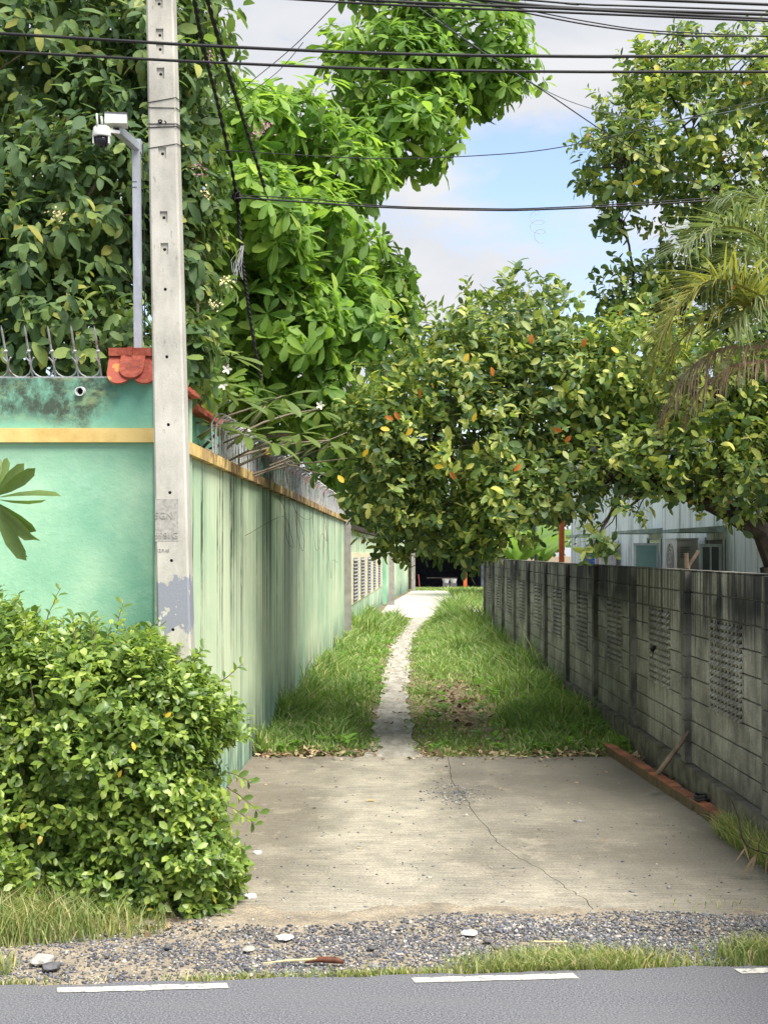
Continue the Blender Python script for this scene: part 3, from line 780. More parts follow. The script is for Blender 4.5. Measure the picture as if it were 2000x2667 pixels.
# curved bars on the alley wall
rf = empty('curved_bar_railing', (XL(12), 12, 2.97), 'grey curved security bars standing on the alley wall ledge', 'railing')
bar = MB().tube([(0, 0, 0), (0, 0, 0.24), (0.006, 0, 0.30), (0.040, 0, 0.352), (0.085, 0, 0.372), (0.135, 0, 0.360)], [0.008] * 5 + [0.002], 5).mesh('bar', M['spike'])
y = 12.1; pan = 0; nb = 0
while y < 33.9 and nb < 290:
    for k in range(24):
        if y > 33.9: break
        if not (pan == 0 and k < 3):
            o = link('bar', bar, rf, loc=(XL(y) - 0.02 + random.uniform(-.006, .006), y, 2.974))
            o.rotation_euler = (random.uniform(-.05, .05), random.uniform(-.07, .07), random.uniform(-.25, .25)); nb += 1
        y += 0.082
    pan += 1
    y += 0.16
for z_ in (3.02, 3.10):
    strip(12.0, 33.9, -0.036, -0.028, z_, z_ + 0.01).build('rail', M['spike'], rf)

# vines of old wire on the alley wall
vm = MB()
for (pts, dep) in (([(640, 1395), (735, 1345), (755, 1380), (765, 1425), (748, 1405), (742, 1330), (722, 1290)], None),
                   ([(765, 1290), (775, 1390), (788, 1435), (792, 1400), (770, 1330)], None),
                   ([(815, 1330), (820, 1420), (830, 1430), (838, 1390), (852, 1410), (848, 1370), (838, 1320)], None),
                   ([(850, 1370), (862, 1505), (865, 1460), (880, 1466)], None),
                   ([(745, 1230), (770, 1330), (810, 1350), (830, 1290)], None)):
    P = []
    for (px, py) in pts:
        yv = -1.70 / ((px - 1000) / F - 0.02297)
        P.append(at(px, py, yv))
    Q = []
    for i in range(len(P) - 1):
        p0, p1, p2, p3 = P[max(i - 1, 0)], P[i], P[i + 1], P[min(i + 2, len(P) - 1)]
        for k in range(7):
            t = k / 7
            Q.append(.5 * ((2 * p1) + (p2 - p0) * t + (2 * p0 - 5 * p1 + 4 * p2 - p3) * t * t + (3 * p1 - p0 - 3 * p2 + p3) * t ** 3))
    vm.tube(Q + [P[-1]], 0.003, 4)
tag(vm.build('hanging_vine', M['twig']), 'thin dead vines hanging down the green alley wall', 'vine')

# far sections of the green wall
def seg_wall(p0, p1, z1, th, name, mat, parent):
    a = Vector((*p0, 0)); b = Vector((*p1, 0)); d = (b - a).normalized(); nrm = Vector((-d.y, d.x, 0)) * th
    return MB().hexa([a + Vector((0, 0, -.03)), b + Vector((0, 0, -.03)), b + nrm + Vector((0, 0, -.03)), a + nrm + Vector((0, 0, -.03))][::-1],
                     [a + Vector((0, 0, z1)), b + Vector((0, 0, z1)), b + nrm + Vector((0, 0, z1)), a + nrm + Vector((0, 0, z1))][::-1]).build(name, mat, parent)
w2 = empty('louvred_wall', (-0.5, 47, 0), 'far green wall with five louvred cream openings behind the grey pole', 'wall')
seg_wall((-0.95, 34.45), (-0.06, 59.2), 2.72, .15, 'wall_body', M['wall_alley'], w2)
d2 = Vector((0.89, 24.75, 0)).normalized(); n2_ = Vector((d2.y, -d2.x, 0))
M['cream'] = plain('cream_render', (0.62, 0.56, 0.38), 0.85, 0.2, 0, 0.2, 3)
M['louvre'] = plain('grey_louvre', (0.27, 0.28, 0.29), 0.6, 0.3, 0, 0.2, 8)
def on2(y): return Vector((-0.95 + 0.89 * (y - 34.45) / 24.75, y, 0))
MB().obox(on2(47.5) + n2_ * 0.012 + Vector((0, 0, 1.45)), d2, n2_, (0, 0, 1), 10.6, 0.012, 0.68).build('cream_panel', M['cream'], w2)
for yc in (38.6, 42.4, 46.6, 50.6, 55.0):
    op = MB().obox(on2(yc) + n2_ * 0.03 + Vector((0, 0, 1.42)), d2, n2_, (0, 0, 1), 1.05, 0.005, 0.58).build('louvre_opening', M['louvre'], w2)
    for k in range(12):
        MB().obox(on2(yc) + n2_ * 0.055 + Vector((0, 0, 0.90 + k * 0.094)), d2, (n2_ + Vector((0, 0, -0.7))).normalized(), (n2_ * 0.7 + Vector((0, 0, 1))).normalized(), 1.05, 0.032, 0.006).build('slat', M['louvre'], op)
MB().obox(on2(46.8) + n2_ * 0.02 + Vector((0, 0, 2.79)), d2, n2_, (0, 0, 1), 12.3, 0.10, 0.06).build('coping', M['bark'], w2)
w3 = empty('end_wall', (0.6, 69, 0), 'farthest pale green wall beside the sunlit paving', 'wall')
seg_wall((0.02, 59.9), (1.36, 79.9), 2.85, .15, 'wall_body', M['wall_alley'], w3)
MB().box(-0.16, 0.10, 59.35, 59.7, -.03, 2.9).build('gate_post', M['wall_street'], w3)
MB().box(1.36, 1.62, 80.0, 80.3, -.03, 2.9).build('end_post', M['bark'], w3)

# ------------------------------------------------------------------ utility poles
def pole_axis(z): return -1.292 - 0.0232 * z
def pole_w(z): return 0.227 - 0.0097 * z
po = empty('utility_pole', (-1.292, 9.1, 0), 'pale square concrete utility pole with bolt holes standing in the hedge', 'utility pole')
YP = 9.1
body = MB()
zs = [-0.03, 2, 4, 6, 8.6]
vv = []
for z in zs:
    w = pole_w(z) / 2; c = 0.012; x = pole_axis(z)
    vv += [(x - w + c, YP - w, z), (x + w - c, YP - w, z), (x + w, YP - w + c, z), (x + w, YP + w - c, z), (x + w - c, YP + w, z), (x - w + c, YP + w, z), (x - w, YP + w - c, z), (x - w, YP - w + c, z)]
ff = [tuple(reversed(range(8))), tuple(range(8 * (len(zs) - 1), 8 * len(zs)))]
for i in range(len(zs) - 1):
    for j in range(8): ff.append((8 * i + j, 8 * i + (j + 1) % 8, 8 * (i + 1) + (j + 1) % 8, 8 * (i + 1) + j))
body.add(vv, ff)
pb = body.build('shaft', M['pole'])
cut = MB()
hole_y = [6, 88, 125, 190, 398, 565, 648, 753, 929, 1106, 1283, 1460, 1640]
for q in hole_y:
    z = H + (1438 - q) / F * 9.0
    x = pole_axis(z) - 0.004 + 0.0
    cut.tube([(x, YP - 0.3, z), (x, YP + 0.02, z)], 0.0105, 12)
    if q < 660:
        cut.hexa([(x - 0.027, YP - .3, z - .045), (x + .027, YP - .3, z - .045), (x + .024, YP - pole_w(z) / 2 + .013, z - .032), (x - .024, YP - pole_w(z) / 2 + .013, z - .032)],
                 [(x - 0.027, YP - .3, z + .045), (x + .027, YP - .3, z + .045), (x + .024, YP - pole_w(z) / 2 + .013, z + .038), (x - .024, YP - pole_w(z) / 2 + .013, z + .038)])
pz = 1.0
cutters = []
# cut hole by hole (keeps the boolean solids disjoint)
co = cut.build('cutter', None)
md = pb.modifiers.new('holes', 'BOOLEAN'); md.operation = 'DIFFERENCE'; md.solver = 'EXACT'; md.use_self = True; md.object = co
bpy.context.view_layer.update()
dg = bpy.context.evaluated_depsgraph_get()
nm = bpy.data.meshes.new_from_object(pb.evaluated_get(dg))
pb.modifiers.clear(); pb.data = nm
if not nm.materials: nm.materials.append(M['pole'])
bpy.data.objects.remove(co)
pb.parent = po; pb.matrix_parent_inverse = Matrix.Translation(-po.location)
# cast plate with raised characters
zc = H + (1438 - 1355) / F * 9.0
yf = YP - pole_w(zc) / 2
MB().box(pole_axis(zc) - 0.100, pole_axis(zc) + 0.045, yf - 0.0015, yf + 0.004, zc - 0.135, zc + 0.135).build('cast_plate', M['plate'], po)
def text(body_, size, x, z, y, mat, parent, ext=0.0015):
    cu = bpy.data.curves.new('lettering', 'FONT'); cu.body = body_; cu.size = size; cu.extrude = ext; cu.align_x = 'CENTER'
    cu.materials.append(mat)
    tmp = bpy.data.objects.new('lettering_curve', cu); COL.objects.link(tmp)
    bpy.context.view_layer.update()
    me = bpy.data.meshes.new_from_object(tmp.evaluated_get(bpy.context.evaluated_depsgraph_get()))
    bpy.data.objects.remove(tmp)
    me.name = 'lettering'
    if not me.materials: me.materials.append(mat)
    o = bpy.data.objects.new('lettering', me); COL.objects.link(o)
    o.parent = parent; o.matrix_parent_inverse = Matrix.Translation(-parent.location)
    o.location = (x, y, z); o.rotation_euler = (R(90), 0, 0)
    return o
text('SGN', 0.06, pole_axis(zc) - .045, zc + 0.01, yf - .003, M['plate'], po)
text('5981G', 0.055, pole_axis(zc) - .03, zc - 0.115, yf - .003, M['plate'], po)
text('12.9.45', 0.028, pole_axis(zc) - .05, zc - 0.20, yf - .003, M['plate'], po)
# tie wires round the shaft
def ring(z, tilt, r, mat, twist=0.0):
    w = pole_w(z) / 2 + r; x = pole_axis(z)
    pts = [(-w, -w), (0, -w - .001), (w, -w), (w + .001, 0), (w, w), (0, w), (-w, w), (-w, 0), (-w, -w)]
    return MB().tube([(x + a, YP + b, z + tilt * a + twist * b) for a, b in pts], r, 5)
for q, t, r in ((252, 0.18, .0025), (272, -0.02, .0025), (314, 0.0, .003), (322, 0.04, .003), (372, 0.16, .0025)):
    ring(H + (1438 - q) / F * 9.0, t, r, None, 0.2).build('tie_wire', M['cable'], po)
zk = H + (1438 - 316) / F * 9.0
MB().tube([(pole_axis(zk) - .01 + .012 * math.cos(i * 1.3), YP - pole_w(zk) / 2 - .012 + .006 * math.sin(i * 2), zk + .010 * math.sin(i * 1.3)) for i in range(14)], .004, 5).build('wire_knot', M['cable'], po)

for (x, y, w, zt_, lab) in ((-0.89, 34.3, 0.21, 7.5, 'grey concrete pole at the end of the streaked green wall'), (0.31, 57.9, 0.23, 8.0, 'grey concrete pole between the louvred wall and the end wall'), (1.62, 78.7, 0.22, 8.0, 'thin pale concrete pole at the far end of the paving')):
    p = empty('alley_pole', (x, y, 0), lab, 'utility pole', 'concrete poles along the alley')
    h0, h1 = w / 2, w / 2 * 0.7
    MB().hexa([(x - h0, y - h0, -.03), (x + h0, y - h0, -.03), (x + h0, y + h0, -.03), (x - h0, y + h0, -.03)], [(x - h1, y - h1, zt_), (x + h1, y - h1, zt_), (x + h1, y + h1, zt_), (x - h1, y + h1, zt_)]).build('shaft', M['pole_far'], p)
    MB().box(x - .55, x + .55, y - h1 - .08, y - h1 - .01, zt_ - .6, zt_ - .5).build('crossarm', M['pole_far'], p)

# ------------------------------------------------------------------ security camera on its post
YS = 9.72
sc_ = empty('security_camera_post', (at(362, 895, YS).x, YS, 3.3), 'galvanised square post with an angled arm on the wall corner', 'post')
b0 = at(362, 900, YS); t0 = at(356, 385, YS)
hw = 0.026
MB().hexa([(b0.x - hw, YS - hw, 3.31), (b0.x + hw, YS - hw, 3.31), (b0.x + hw, YS + hw, 3.31), (b0.x - hw, YS + hw, 3.31)], [(t0.x - hw, YS - hw, t0.z), (t0.x + hw, YS - hw, t0.z), (t0.x + hw, YS + hw, t0.z), (t0.x - hw, YS + hw, t0.z)]).build('upright', M['steel'], sc_)
a1 = at(356, 382, YS); a0 = at(304, 336, 9.22)
dd = (a0 - a1).normalized(); sd = dd.cross(Vector((0, 0, 1))).normalized(); ud_ = sd.cross(dd)
arm_l = (a0 - a1).length
m = MB()
for (o1, o2, w1, w2_) in ((0, hw - .003, hw, .003), (0, -hw + .003, hw, .003), (hw - .003, 0, .003, hw - .0061), (-hw + .003, 0, .003, hw - .0061)):
    m.obox((a0 + a1) / 2 + sd * o1 + ud_ * o2, dd, sd, ud_, arm_l / 2, w1, w2_)
m.build('arm', M['steel'], sc_)
MB().obox(a1 + Vector((0, .03, 0.005)), (1, 0, 0), (0, 1, 0), (0, 0, 1), 0.031, 0.045, 0.045).build('elbow', M['steel'], sc_)
for q in (476, 490):
    z = H + (1438 - q) / F * YS; x = at(355, q, YS).x
    MB().box(x - hw - .002, x + hw * 0.4, YS - hw - .002, YS + hw + .002, z - .003, z + .003).build('strap', M['cable_grey'], sc_)
cbl = MB(); cbl.tube([at(372, 375, YS + .03), at(374, 480, YS + .03), at(376, 600, YS + .03), at(377, 760, YS + .03), at(378, 900, YS + .03)], 0.004, 5); cbl.build('cable', M['cable'], sc_)
jb = empty('junction_box', at(304, 313, 9.2), 'white junction box with a dark lid above the dome camera', 'junction box')
bc = at(304, 315, 9.2)
MB().obox(bc, (1, 0.12, 0), (-.12, 1, 0), (0, 0, 1), 0.070, 0.06, 0.030).build('box', M['white_plastic'], jb)
MB().obox(bc + Vector((0, 0, .0345)), (1, 0.12, 0), (-.12, 1, 0), (0, 0, 1), 0.073, 0.063, 0.004).build('lid', M['cable_grey'], jb)
dc = at(266, 338, 9.15)
cm = empty('dome_camera', dc, 'white dome security camera with two antennas on the arm', 'camera')
def lathe(prof, c, n=24):
    m = MB()
    for r_, z_ in prof: m.v += [(c.x + r_ * math.cos(2 * math.pi * j / n), c.y + r_ * math.sin(2 * math.pi * j / n), c.z + z_) for j in range(n)]
    for i in range(len(prof) - 1):
        for j in range(n): m.f.append((i * n + j, i * n + (j + 1) % n, (i + 1) * n + (j + 1) % n, (i + 1) * n + j))
    m.f.append(tuple(reversed(range(n)))); m.f.append(tuple(range((len(prof) - 1) * n, len(prof) * n)))
    return m
lathe([(0.060, -0.048), (0.062, -0.044), (0.058, -0.02), (0.053, 0.012), (0.046, 0.018), (0.0, 0.019)], dc).build('housing', M['white_plastic'], cm, True)
lathe([(0.001, -0.118), (0.022, -0.114), (0.038, -0.100), (0.046, -0.075), (0.047, -0.0485)], dc).build('dome', M['black_plastic'], cm, True)
for s_ in (-1, 1):
    MB().obox(dc + Vector((s_ * 0.050, -.01, -0.068)), (1, 0, 0), (0, 1, 0), (0, 0, 1), 0.004, 0.02, 0.026).build('yoke', M['white_plastic'], cm)
for dx, h_ in ((-0.018, 0.085), (0.012, 0.068)):
    b = dc + Vector((dx, -0.045, 0.004))
    MB().tube([b, b + Vector((-.006, 0, h_)), b + Vector((-.0062, 0, h_ + .004))], [0.0075, 0.0062, 0.002], 10).build('antenna', M['white_plastic'], cm, True)
MB().obox(dc + Vector((0.075, 0.03, -0.004)), Vector((1, .4, 0)).normalized(), Vector((-.4, 1, 0)).normalized(), (0, 0, 1), 0.035, 0.012, 0.010).build('bracket', M['white_plastic'], cm)

# ------------------------------------------------------------------ block wall on the right
bw = empty('block_wall', (2.757, 12.85, 0), 'grey concrete block wall with vent panels and black stained top', 'wall')
BAY, Y00 = 2.71, 12.85
dW = Vector((-0.00405, 1, 0)).normalized()
ZL = 0.254; CH = 0.192; NC = 9
YE = 38.3
ang = math.atan2(0.00405, 1)
def wx(y, off): return XR(y) + off
def wbox(y0, y1, o0, o1, z0, z1):
    return MB().hexa([(wx(y0, o0), y0, z0), (wx(y0, o1), y0, z0), (wx(y1, o1), y1, z0), (wx(y1, o0), y1, z0)],
                     [(wx(y0, o0), y0, z1), (wx(y0, o1), y0, z1), (wx(y1, o1), y1, z1), (wx(y1, o0), y1, z1)])
ZT = ZL + CH * NC
wbox(4.7, YE, 0.020, 0.075, ZL - .02, ZT - .012).build('mortar_core', M['mortar'], bw)
wbox(4.7, YE, -0.075, 0.12, -.03, ZL).build('plinth', M['plinth'], bw)
GAP = 0.013
def block_mesh(ln, seed):
    random.seed(seed)
    m = MB(); e = 0.004
    x0 = random.uniform(-.003, .002)
    j = lambda: random.uniform(-.0025, .0025)
    a, b = GAP / 2, ln - GAP / 2; z0, z1 = GAP / 2, CH - GAP / 2
    f = [(x0 + e, a + j(), z0 + j()), (x0 + e, b + j(), z0 + j()), (x0 + e, b + j(), z1 + j()), (x0 + e, a + j(), z1 + j())]
    fr = [(x0, a + e + j(), z0 + e), (x0, b - e + j(), z0 + e), (x0, b - e, z1 - e + j()), (x0, a + e, z1 - e + j())]
    bk = [(0.09, a, z0), (0.09, b, z0), (0.09, b, z1), (0.09, a, z1)]
    m.add(fr + f + bk, [(3, 2, 1, 0)] + [(i, (i + 1) % 4, 4 + (i + 1) % 4, 4 + i) for i in range(4)] + [(4 + i, 4 + (i + 1) % 4, 8 + (i + 1) % 4, 8 + i) for i in range(4)] + [(8, 9, 10, 11)])
    return m.mesh('block', M['block'])
_cache = {}
def blk(ln, v):
    k = (round(ln, 3), v)
    if k not in _cache: _cache[k] = block_mesh(ln, hash(k) % 1000)
    return _cache[k]
PW = 0.17                       # pier width
inner = BAY - PW
bl_ = inner / 7.0               # block length
far_blocks = MB()
n_blocks = 0
def vent_mesh():
    m = MB()
    rows, cols = 3, 3
    w, h = bl_ - GAP, CH - GAP
    cw, ch = w / cols, h / rows
    o = GAP / 2
    # frame bars between the holes, with a sloped scoop lip under each hole
    for r_ in range(rows + 1):
        zc_ = o + r_ * ch; t = 0.010 if r_ in (0, rows) else 0.011
        m.box(0.0, 0.055, o, o + w, max(zc_ - t, o), min(zc_ + t, o + h))
    for c_ in range(cols + 1):
        yc_ = o + c_ * cw; t = 0.013
        m.box(0.002, 0.055, max(yc_ - t, o), min(yc_ + t, o + w), o + .0005, o + h - .0005)
    for r_ in range(rows):
        for c_ in range(cols):
            ya, yb = o + c_ * cw + .013, o + (c_ + 1) * cw - .013
            za = o + r_ * ch + .011; zb = za + ch - .022; ym = (ya + yb) / 2
            # scallop lip
            lip = [(-0.020, ya + .006, za - .014), (-0.020, yb - .006, za - .014), (0.0, yb, za + 0.016), (0.0, ya, za + 0.016), (-0.034, ym, za - .020), (-0.010, ym, za + 0.008)]
            m.add(lip + [(0.003, ya, za - .014), (0.003, yb, za - .014)], [(0, 4, 5, 3), (4, 1, 2, 5), (6, 4, 0), (6, 7, 4), (7, 1, 4), (6, 0, 3), (7, 2, 1)])
            # cheeks narrowing the hole upwards
            m.add([(0.004, ya, za), (0.004, ya + .034, zb), (0.004, ya, zb), (0.05, ya, za), (0.05, ya + .034, zb)], [(0, 1, 2), (0, 3, 4, 1)])
            m.add([(0.004, yb, za), (0.004, yb - .034, zb), (0.004, yb, zb), (0.05, yb, za), (0.05, yb - .034, zb)], [(2, 1, 0), (1, 4, 3, 0)])
    return m
vent = vent_mesh().mesh('vent_block', M['block'])
for k in range(-3, 10):
    yb = Y00 + BAY * k + PW / 2
    near = -1 <= k <= 3
    for c_ in range(NC):
        z = ZL + c_ * CH
        vent_row = 3 <= c_ <= 6
        units = []
        if vent_row:
            units = [(0, 1), (1, 1), (5, 1), (6, 1)] if c_ % 2 else [(0, .5), (.5, 1), (1.5, .5), (5, .5), (5.5, 1), (6.5, .5)]
            for q in range(2, 5):
                y = yb + q * bl_
                if y + bl_ > YE: continue
                o = link('vent_block', vent, bw, loc=(wx(y, random.uniform(-.002, .002)), y, z)); o.rotation_euler = (0, 0, ang)
        else:
            units = [(q, 1) for q in range(7)] if c_ % 2 else [(0, .5)] + [(q + .5, 1) for q in range(6)] + [(6.5, .5)]
        for (q, w) in units:
            y = yb + q * bl_
            if y + w * bl_ > YE: continue
            me = blk(w * bl_, random.randrange(3))
            if near and n_blocks < 298:
                o = link('block', me, bw, loc=(wx(y, 0), y, z)); o.rotation_euler = (0, 0, ang); n_blocks += 1
            else:
                far_blocks.add([(p.co.x + wx(y, 0), p.co.y + y, p.co.z + z) for p in me.vertices], [tuple(p.vertices) for p in me.polygons])
random.seed(21)
fb = far_blocks.build('block_courses', M['block'], bw); fb['kind'] = 'stuff'
for k in range(-3, 10):
    y = Y00 + BAY * k
    m = MB()
    for c_ in range(NC):
        z = ZL + c_ * CH
        e = random.uniform(-.003, .003)
        b = wbox(y - PW / 2 + e, y + PW / 2 + e, -0.055 + e, 0.10, z + .005, z + CH - .005)
        m.add(b.v, b.f)
    m.add(*[(lambda q: (q.v, q.f))(wbox(y - PW / 2 + .006, y + PW / 2 - .006, -0.040, 0.09, ZL - .01, ZT - .006))][0])
    m.build('pier', M['pier'], bw)
# thin mortar skim on the top
wbox(4.7, YE, -0.004, 0.102, ZT, ZT + 0.008).build('top_skim', M['block'], bw)

# things at the foot of the block wall
ks = empty('brick_kerb', (2.45, 13, 0), 'low orange brick kerb along the right side of the driveway', 'kerb')
brk = {}
y = 15.32; k = 0
kd = Vector((0.0585, -1, 0)).normalized()
ln = 0.166
while y > 10.85:
    if k % 4 not in brk or True:
        v = k % 4
        if v not in brk:
            random.seed(v + 40)
            j = lambda: random.uniform(-.004, .004)
            hx, hy, hz = 0.052, ln / 2 - 0.006, 0.09
            c = 0.005
            m = MB()
            m.add([(-hx + j(), -hy + j(), 0), (hx + j(), -hy + j(), 0), (hx + j(), hy + j(), 0), (-hx + j(), hy + j(), 0),
                   (-hx + j(), -hy + j(), hz - c), (hx + j(), -hy + j(), hz - c), (hx + j(), hy + j(), hz - c), (-hx + j(), hy + j(), hz - c),
                   (-hx + c + j(), -hy + c, hz + j()), (hx - c + j(), -hy + c, hz + j()), (hx - c, hy - c, hz + j()), (-hx + c, hy - c, hz + j())],
                  [(3, 2, 1, 0)] + [(i, (i + 1) % 4, 4 + (i + 1) % 4, 4 + i) for i in range(4)] + [(4 + i, 4 + (i + 1) % 4, 8 + (i + 1) % 4, 8 + i) for i in range(4)] + [(8, 9, 10, 11)])
            brk[v] = m.mesh('brick', M['brick'])
    o = link('brick', brk[k % 4], ks, loc=(kerbx(y) + 0.075 + random.uniform(-.004, .004), y - ln / 2, random.uniform(-.006, .004)))
    o.rotation_euler = (0, 0, 0.0585 + random.uniform(-.02, .02))
    y -= ln; k += 1
wbase = [(kerbx(15.3) + .03, 15.3), (kerbx(10.8) + .03, 10.8), (kerbx(10.8) + .12, 10.8), (kerbx(15.3) + .12, 15.3)]
MB().hexa([(x, y, -.03) for x, y in wbase][::1], [(x, y, 0.07) for x, y in wbase]).build('mortar_bed', M['mortar'], ks)

# leaning stick
p0, p1 = at(1712, 2015, 12.45), at(1776, 1905, 12.6)
p1.x = wx(12.6, -0.03) - 0.03
m = MB(); m.tube([p0, p0.lerp(p1, .35) + Vector((.015, 0, .02)), p0.lerp(p1, .7) + Vector((.02, 0, .015)), p1], [0.026, 0.024, 0.020, 0.016], 7)
tag(m.build('leaning_stick', M['wood'], None, True), 'dry brown stick leaning on the block wall pier', 'stick')
# black rubber loop on the kerb
c = at(1778, 2080, 10.95); cx_, cy_ = kerbx(11.8) + .06, 11.8
pts = [Vector((cx_ + 0.055 * math.cos(a) + 0.03, cy_ + 0.10 * math.sin(a), 0.105 + 0.006 * math.sin(3 * a))) for a in [2 * math.pi * i / 20 for i in range(21)]]
m = MB(); m.tube(pts, 0.011, 6); m.tube([q + Vector((0.004, .01, .022)) for q in pts[:17]], 0.010, 6)
tag(m.build('rubber_loop', M['rubber'], None, True), 'black rubber loop lying on the brick kerb', 'rubber loop')
# small dark object stuck on the wall and the sticks behind it
c = at(1697, 1690, 14.4); x_ = wx(14.4, 0)
m = MB(); m.tube([(x_ - .02, 14.35, c.z + .03), (x_ - .035, 14.4, c.z), (x_ - .02, 14.43, c.z - .03)], [0.012, 0.028, 0.012], 6); m.tube([(x_ - .02, 14.4, c.z), (x_ - .03, 14.5, c.z + .045), (x_ - .02, 14.62, c.z + .04)], 0.004, 4); m.tube([(x_ - .02, 14.4, c.z - .02), (x_ - .03, 14.45, c.z - .09)], 0.004, 4)
tag(m.build('wall_knob', M['cable'], None, True), 'small black clump stuck in a wall vent', 'wire clump')
m = MB(); m.tube([at(1787, 1480, 13.3), at(1786, 1440, 13.3)], 0.022, 6); m.tube([at(1790, 1478, 13.35), at(1818, 1434, 13.35)], 0.018, 6); m.tube([at(1787, 1600, 13.35), at(1788, 1475, 13.32)], 0.03, 6); m.tube([at(1792, 1600, 13.38), at(1790, 1476, 13.37)], .02, 6)
tag(m.build('sawn_stump', M['wood'], None), 'short forked stump poking over the block wall', 'stump')

# ------------------------------------------------------------------ house behind the block wall
XW = 4.6
hs = empty('house', (XW, 25, 0), 'white house with stained walls and mossy sunshades behind the block wall', 'house')
MB().box(XW, 9.5, 14.5, 35.0, -.03, 4.3).build('wall', M['house'], hs)
MB().box(XW - 0.15, 10.0, 14.2, 35.3, 4.32, 4.45).build('roof', M['shed_roof'], hs)
for y0 in np.arange(15.2, 34.9, 1.15):
    MB().box(XW - 0.012, XW - .001, y0, y0 + .05, 0, 4.25).build('cover_strip', M['house'], hs)
for (ye, ym, z, gl, wd) in ((29.7, 1.3, 2.47, 'glass_dark', .35), (23.5, 1.25, 2.46, 'glass_green', 0.42), (19.1, 1.2, 2.42, 'glass_dark', .30)):
    MB().hexa([(XW - .64, ye, z), (XW - .001, ye, z), (XW - .001, ye + ym, z), (XW - .64, ye + ym, z)], [(XW - .64, ye, z + .045), (XW - .001, ye, z + .09), (XW - .001, ye + ym, z + .09), (XW - .64, ye + ym, z + .045)]).build('sunshade', M['shade_slab'], hs)
    w = MB().box(XW - .015, XW - .003, ye + .05, ye + ym - .05, 1.15, z - .10).build('window', M['glass_dark'], hs)
    for (a_, b_) in ((ye + .02, ye + .08), (ye + ym - .08, ye + ym - .02)):
        MB().box(XW - .035, XW - .016, a_, b_, 1.1, z - .06).build('jamb', M['frame'], w)
    zt_ = z - .16
    sash = empty('casement', (XW - wd / 2, ye + .1, 1.7)); sash.parent = hs; sash.matrix_parent_inverse = Matrix.Translation(-hs.location)
    yy_ = ye + .10
    def sub(n_, q, mt): 
        o = q.build(n_, mt); o.parent = sash; o.matrix_parent_inverse = Matrix.Translation(-sash.location)
    for (xa_, xb_, za_, zb_) in ((XW - .04 - wd, XW - wd, 1.15, zt_), (XW - .08, XW - .04, 1.15, zt_), (XW - wd, XW - .08, zt_ - .04, zt_), (XW - wd, XW - .08, 1.15, 1.19)):
        sub('sash_frame', MB().box(xa_, xb_, yy_, yy_ + .035, za_, zb_), M['frame'])
    sub('pane', MB().box(XW - wd, XW - .08, yy_ + .012, yy_ + .02, 1.19, zt_ - .04), M[gl])
    if gl == 'glass_dark': sub('mullion', MB().box(XW - .04 - wd / 2 - .012, XW - .04 - wd / 2 + .012, yy_ + .002, yy_ + .032, 1.19, zt_ - .04), M['frame'])
def ac(ye, lab):
    a = empty('air_conditioner', (XW - .25, ye + .4, 1.6), lab, 'air conditioner', 'air conditioners on the house wall')
    x0, x1 = XW - .40, XW - .10; zt_ = 2.33
    MB().box(x0, x1, ye, ye + .82, zt_ - .6, zt_).build('casing', M['ac_white'], a)
    MB().box(x0 - .01, x1 + .01, ye - .01, ye + .83, zt_ + .001, zt_ + .022).build('lid', M['frame'], a)
    for k in range(5): MB().box(x0 + .05, x1 - .12, ye - .004, ye - .001, zt_ - .12 - k * .035, zt_ - .105 - k * .035).build('side_slot', M['ac_dark'], a)
    c = Vector((x0, ye + .45, zt_ - .29))
    fan = MB(); 
    for rr in (0.06, 0.12, 0.18, 0.24):
        fan.tube([(x0 - .012, c.y + rr * math.cos(t), c.z + rr * math.sin(t)) for t in [2 * math.pi * i / 20 for i in range(21)]], .006, 4)
    for i in range(12):
        t = 2 * math.pi * i / 12
        fan.tube([(x0 - .012, c.y + .03 * math.cos(t), c.z + .03 * math.sin(t)), (x0 - .012, c.y + .245 * math.cos(t + .2), c.z + .245 * math.sin(t + .2))], .005, 4)
    fan.build('fan_grille', M['ac_white'], a)
    MB().add([(x0 - .003, c.y + .245 * math.cos(t), c.z + .245 * math.sin(t)) for t in [2 * math.pi * i / 24 for i in range(24)]], [tuple(range(24))]).build('fan_disc', M['ac_dark'], a)
    MB().box(x0 + .02, XW - .001, ye + .1, ye + .14, zt_ - .64, zt_ - .605).build('bracket', M['frame'], a)
    MB().box(x0 + .02, XW - .001, ye + .68, ye + .72, zt_ - .64, zt_ - .605).build('bracket', M['frame'], a)
ac(20.4, 'weathered white air conditioner between two sunshades on the house')
ac(27.6, 'air conditioner under the leaves beside the blue crate')
cr = empty('blue_crate', (3.75, 27, 1.6), 'small blue slatted crate seen over the block wall', 'crate')
MB().box(3.72, 3.98, 26.9, 27.2, 1.3, 1.72).build('box', M['blue'], cr)
for k in range(7): MB().box(3.715, 3.985, 26.88, 26.898, 1.75 + k * .06, 1.79 + k * .06).build('slat', M['blue'], cr)
MB().box(3.74, 3.96, 26.91, 27.15, 1.721, 2.16).build('lining', M['white_plastic'], cr)
MB().box(3.6, 4.1, 26.8, 27.3, -.03, 1.29).build('stand', M['wood'], cr)
tag(MB().tube([(4.42, 35.4, -.03), (4.42, 35.4, 3.2)], 0.07, 8).build('orange_column', M['orange']), 'orange painted column at the far corner of the house', 'column')
tag(MB().tube([at(1395, 1500, 40), at(1394, 1330, 40)], 0.045, 6).build('thin_post', M['cable_grey']), 'thin dark post in front of the banana leaves', 'post')

